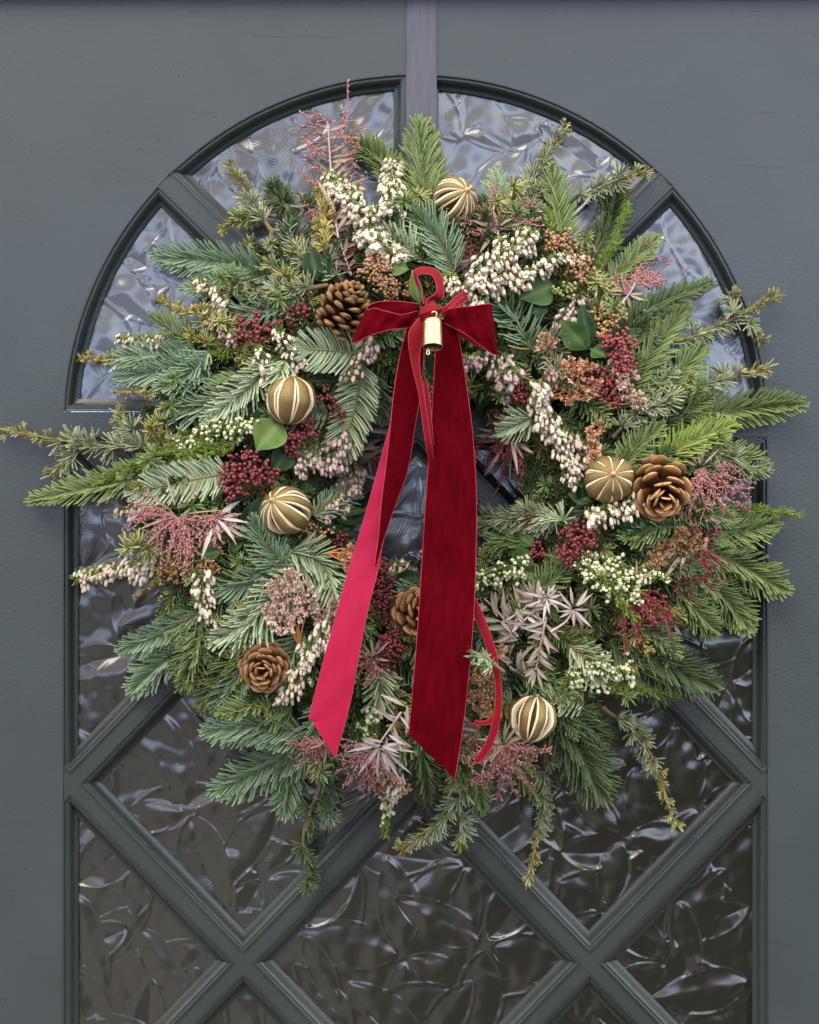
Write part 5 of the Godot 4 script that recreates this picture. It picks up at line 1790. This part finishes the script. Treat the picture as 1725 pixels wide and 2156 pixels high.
func garden_wall() -> void:
	var root := thing("garden_wall", "low warm grey garden wall across the path, mirrored in the lower glass", "wall", Vector3(-5.0, -1.5, 9.5))
	for k in 2:
		var m := BoxMesh.new()
		m.size = Vector3(11.0, 1.66, 0.3) if k == 0 else Vector3(11.1, 0.09, 0.4)
		var o := part("wall_body" if k == 0 else "coping", m, M.wall, root)
		o.position = Vector3(0, 0.83 if k == 0 else 1.71, 0)


func _ready() -> void:
	rng.seed = 4711
	var cam := Camera3D.new()
	cam.name = "camera"
	add_child(cam)
	cam.position = Vector3(0, 0, D * U)
	cam.fov = rad_to_deg(2.0 * atan(CY / D))
	cam.near = 0.05
	cam.far = 500.0
	var lens := CameraAttributesPhysical.new()
	lens.frustum_focal_length = 12.0 / (CY / D)
	lens.frustum_focus_distance = (D - 225.0) * U
	lens.frustum_near = 0.05
	lens.frustum_far = 500.0
	lens.exposure_aperture = 5.0
	cam.attributes = lens
	var sky := ProceduralSkyMaterial.new()
	sky.sky_top_color = Color(0.88, 0.865, 0.82)
	sky.sky_horizon_color = Color(0.68, 0.78, 0.965)
	sky.sky_curve = 0.19
	sky.sky_energy_multiplier = 1.5
	sky.ground_bottom_color = Color(0.3, 0.28, 0.26)
	sky.ground_horizon_color = Color(0.35, 0.33, 0.31)
	var env := Environment.new()
	env.background_mode = Environment.BG_SKY
	env.sky = Sky.new()
	env.sky.sky_material = sky
	env.tonemap_mode = Environment.TONE_MAPPER_LINEAR
	env.tonemap_exposure = 2.3
	env.sdfgi_enabled = true
	env.ssao_enabled = true
	env.ssil_enabled = true
	var we := WorldEnvironment.new()
	we.name = "environment"
	we.environment = env
	add_child(we)
	var sun := DirectionalLight3D.new()
	sun.name = "sun"
	sun.light_energy = 0.5
	sun.light_angular_distance = 40.0
	sun.light_color = Color(1.0, 0.97, 0.93)
	sun.shadow_enabled = true
	add_child(sun)
	sun.look_at_from_position(Vector3(-1.2, 3.0, 2.6), Vector3.ZERO)
	materials()
	make_small_shapes()
	var gr := Mb.new()
	gr.sheet(2, 2, func(r, k): return Vector3(-150 + 300 * k, -1.5, -0.02 + 150 * r), func(_r, _k): return Color.WHITE)
	for k in gr.n.size():
		gr.n[k] = Vector3.UP
	var g := part("ground", gr.mesh(), M.ground, self)
	g.set_meta("kind", "structure")
	g.set_meta("label", "grey paved ground in front of the door")
	hedge()
	garden_wall()
	door()
	# the head of the frame that the door closes against
	var head := thing("door_frame", "dark painted head of the door frame above the door", "door frame", Q(862, -30, 0))
	var hm := prism(PackedVector2Array([Vector2(-420, -9), Vector2(2150, -9), Vector2(2150, -240), Vector2(-420, -240)]), -80, 34)
	var hp := part("head_rail", hm, M.paint, head)
	hp.position = -head.position
	var st := thing("hanging_strap", "flat mauve grey strap running down the door's middle to the wreath", "strap", Q(887, -2, 3))
	var sm := mb(st.position)
	sm.sheet(40, 5, func(r, k): return Q(856.5 + 62.0 * k / 4.0, -3 + 560.0 * r / 39.0, 3.2 + 1.2 * sin(k / 4.0 * PI) + 0.5 * sin(r * 0.5)), func(_r, _k): return Color.WHITE)
	for k in sm.n.size():
		sm.n[k] = sm.n[k] * signf(sm.n[k].z)
	part("cloth", sm.mesh(), M.strap, st)
	var se := mb(st.position)
	for x in [856.5, 918.5]:
		se.tube(PackedVector3Array([Q(x, -3, 2.4), Q(x, 277, 2.4), Q(x, 557, 2.4)]), radii(3, 1.5, 1.5), 6, Color.WHITE, Color.WHITE)
	part("hem", se.mesh(), M.strap, st)
	wreath_base()
	firs()
	cedars()
	greens()
	heathers()
	berry_heads()
	dyed()
	papery()
	foliage()
	ornaments()
	bow()
	bell()
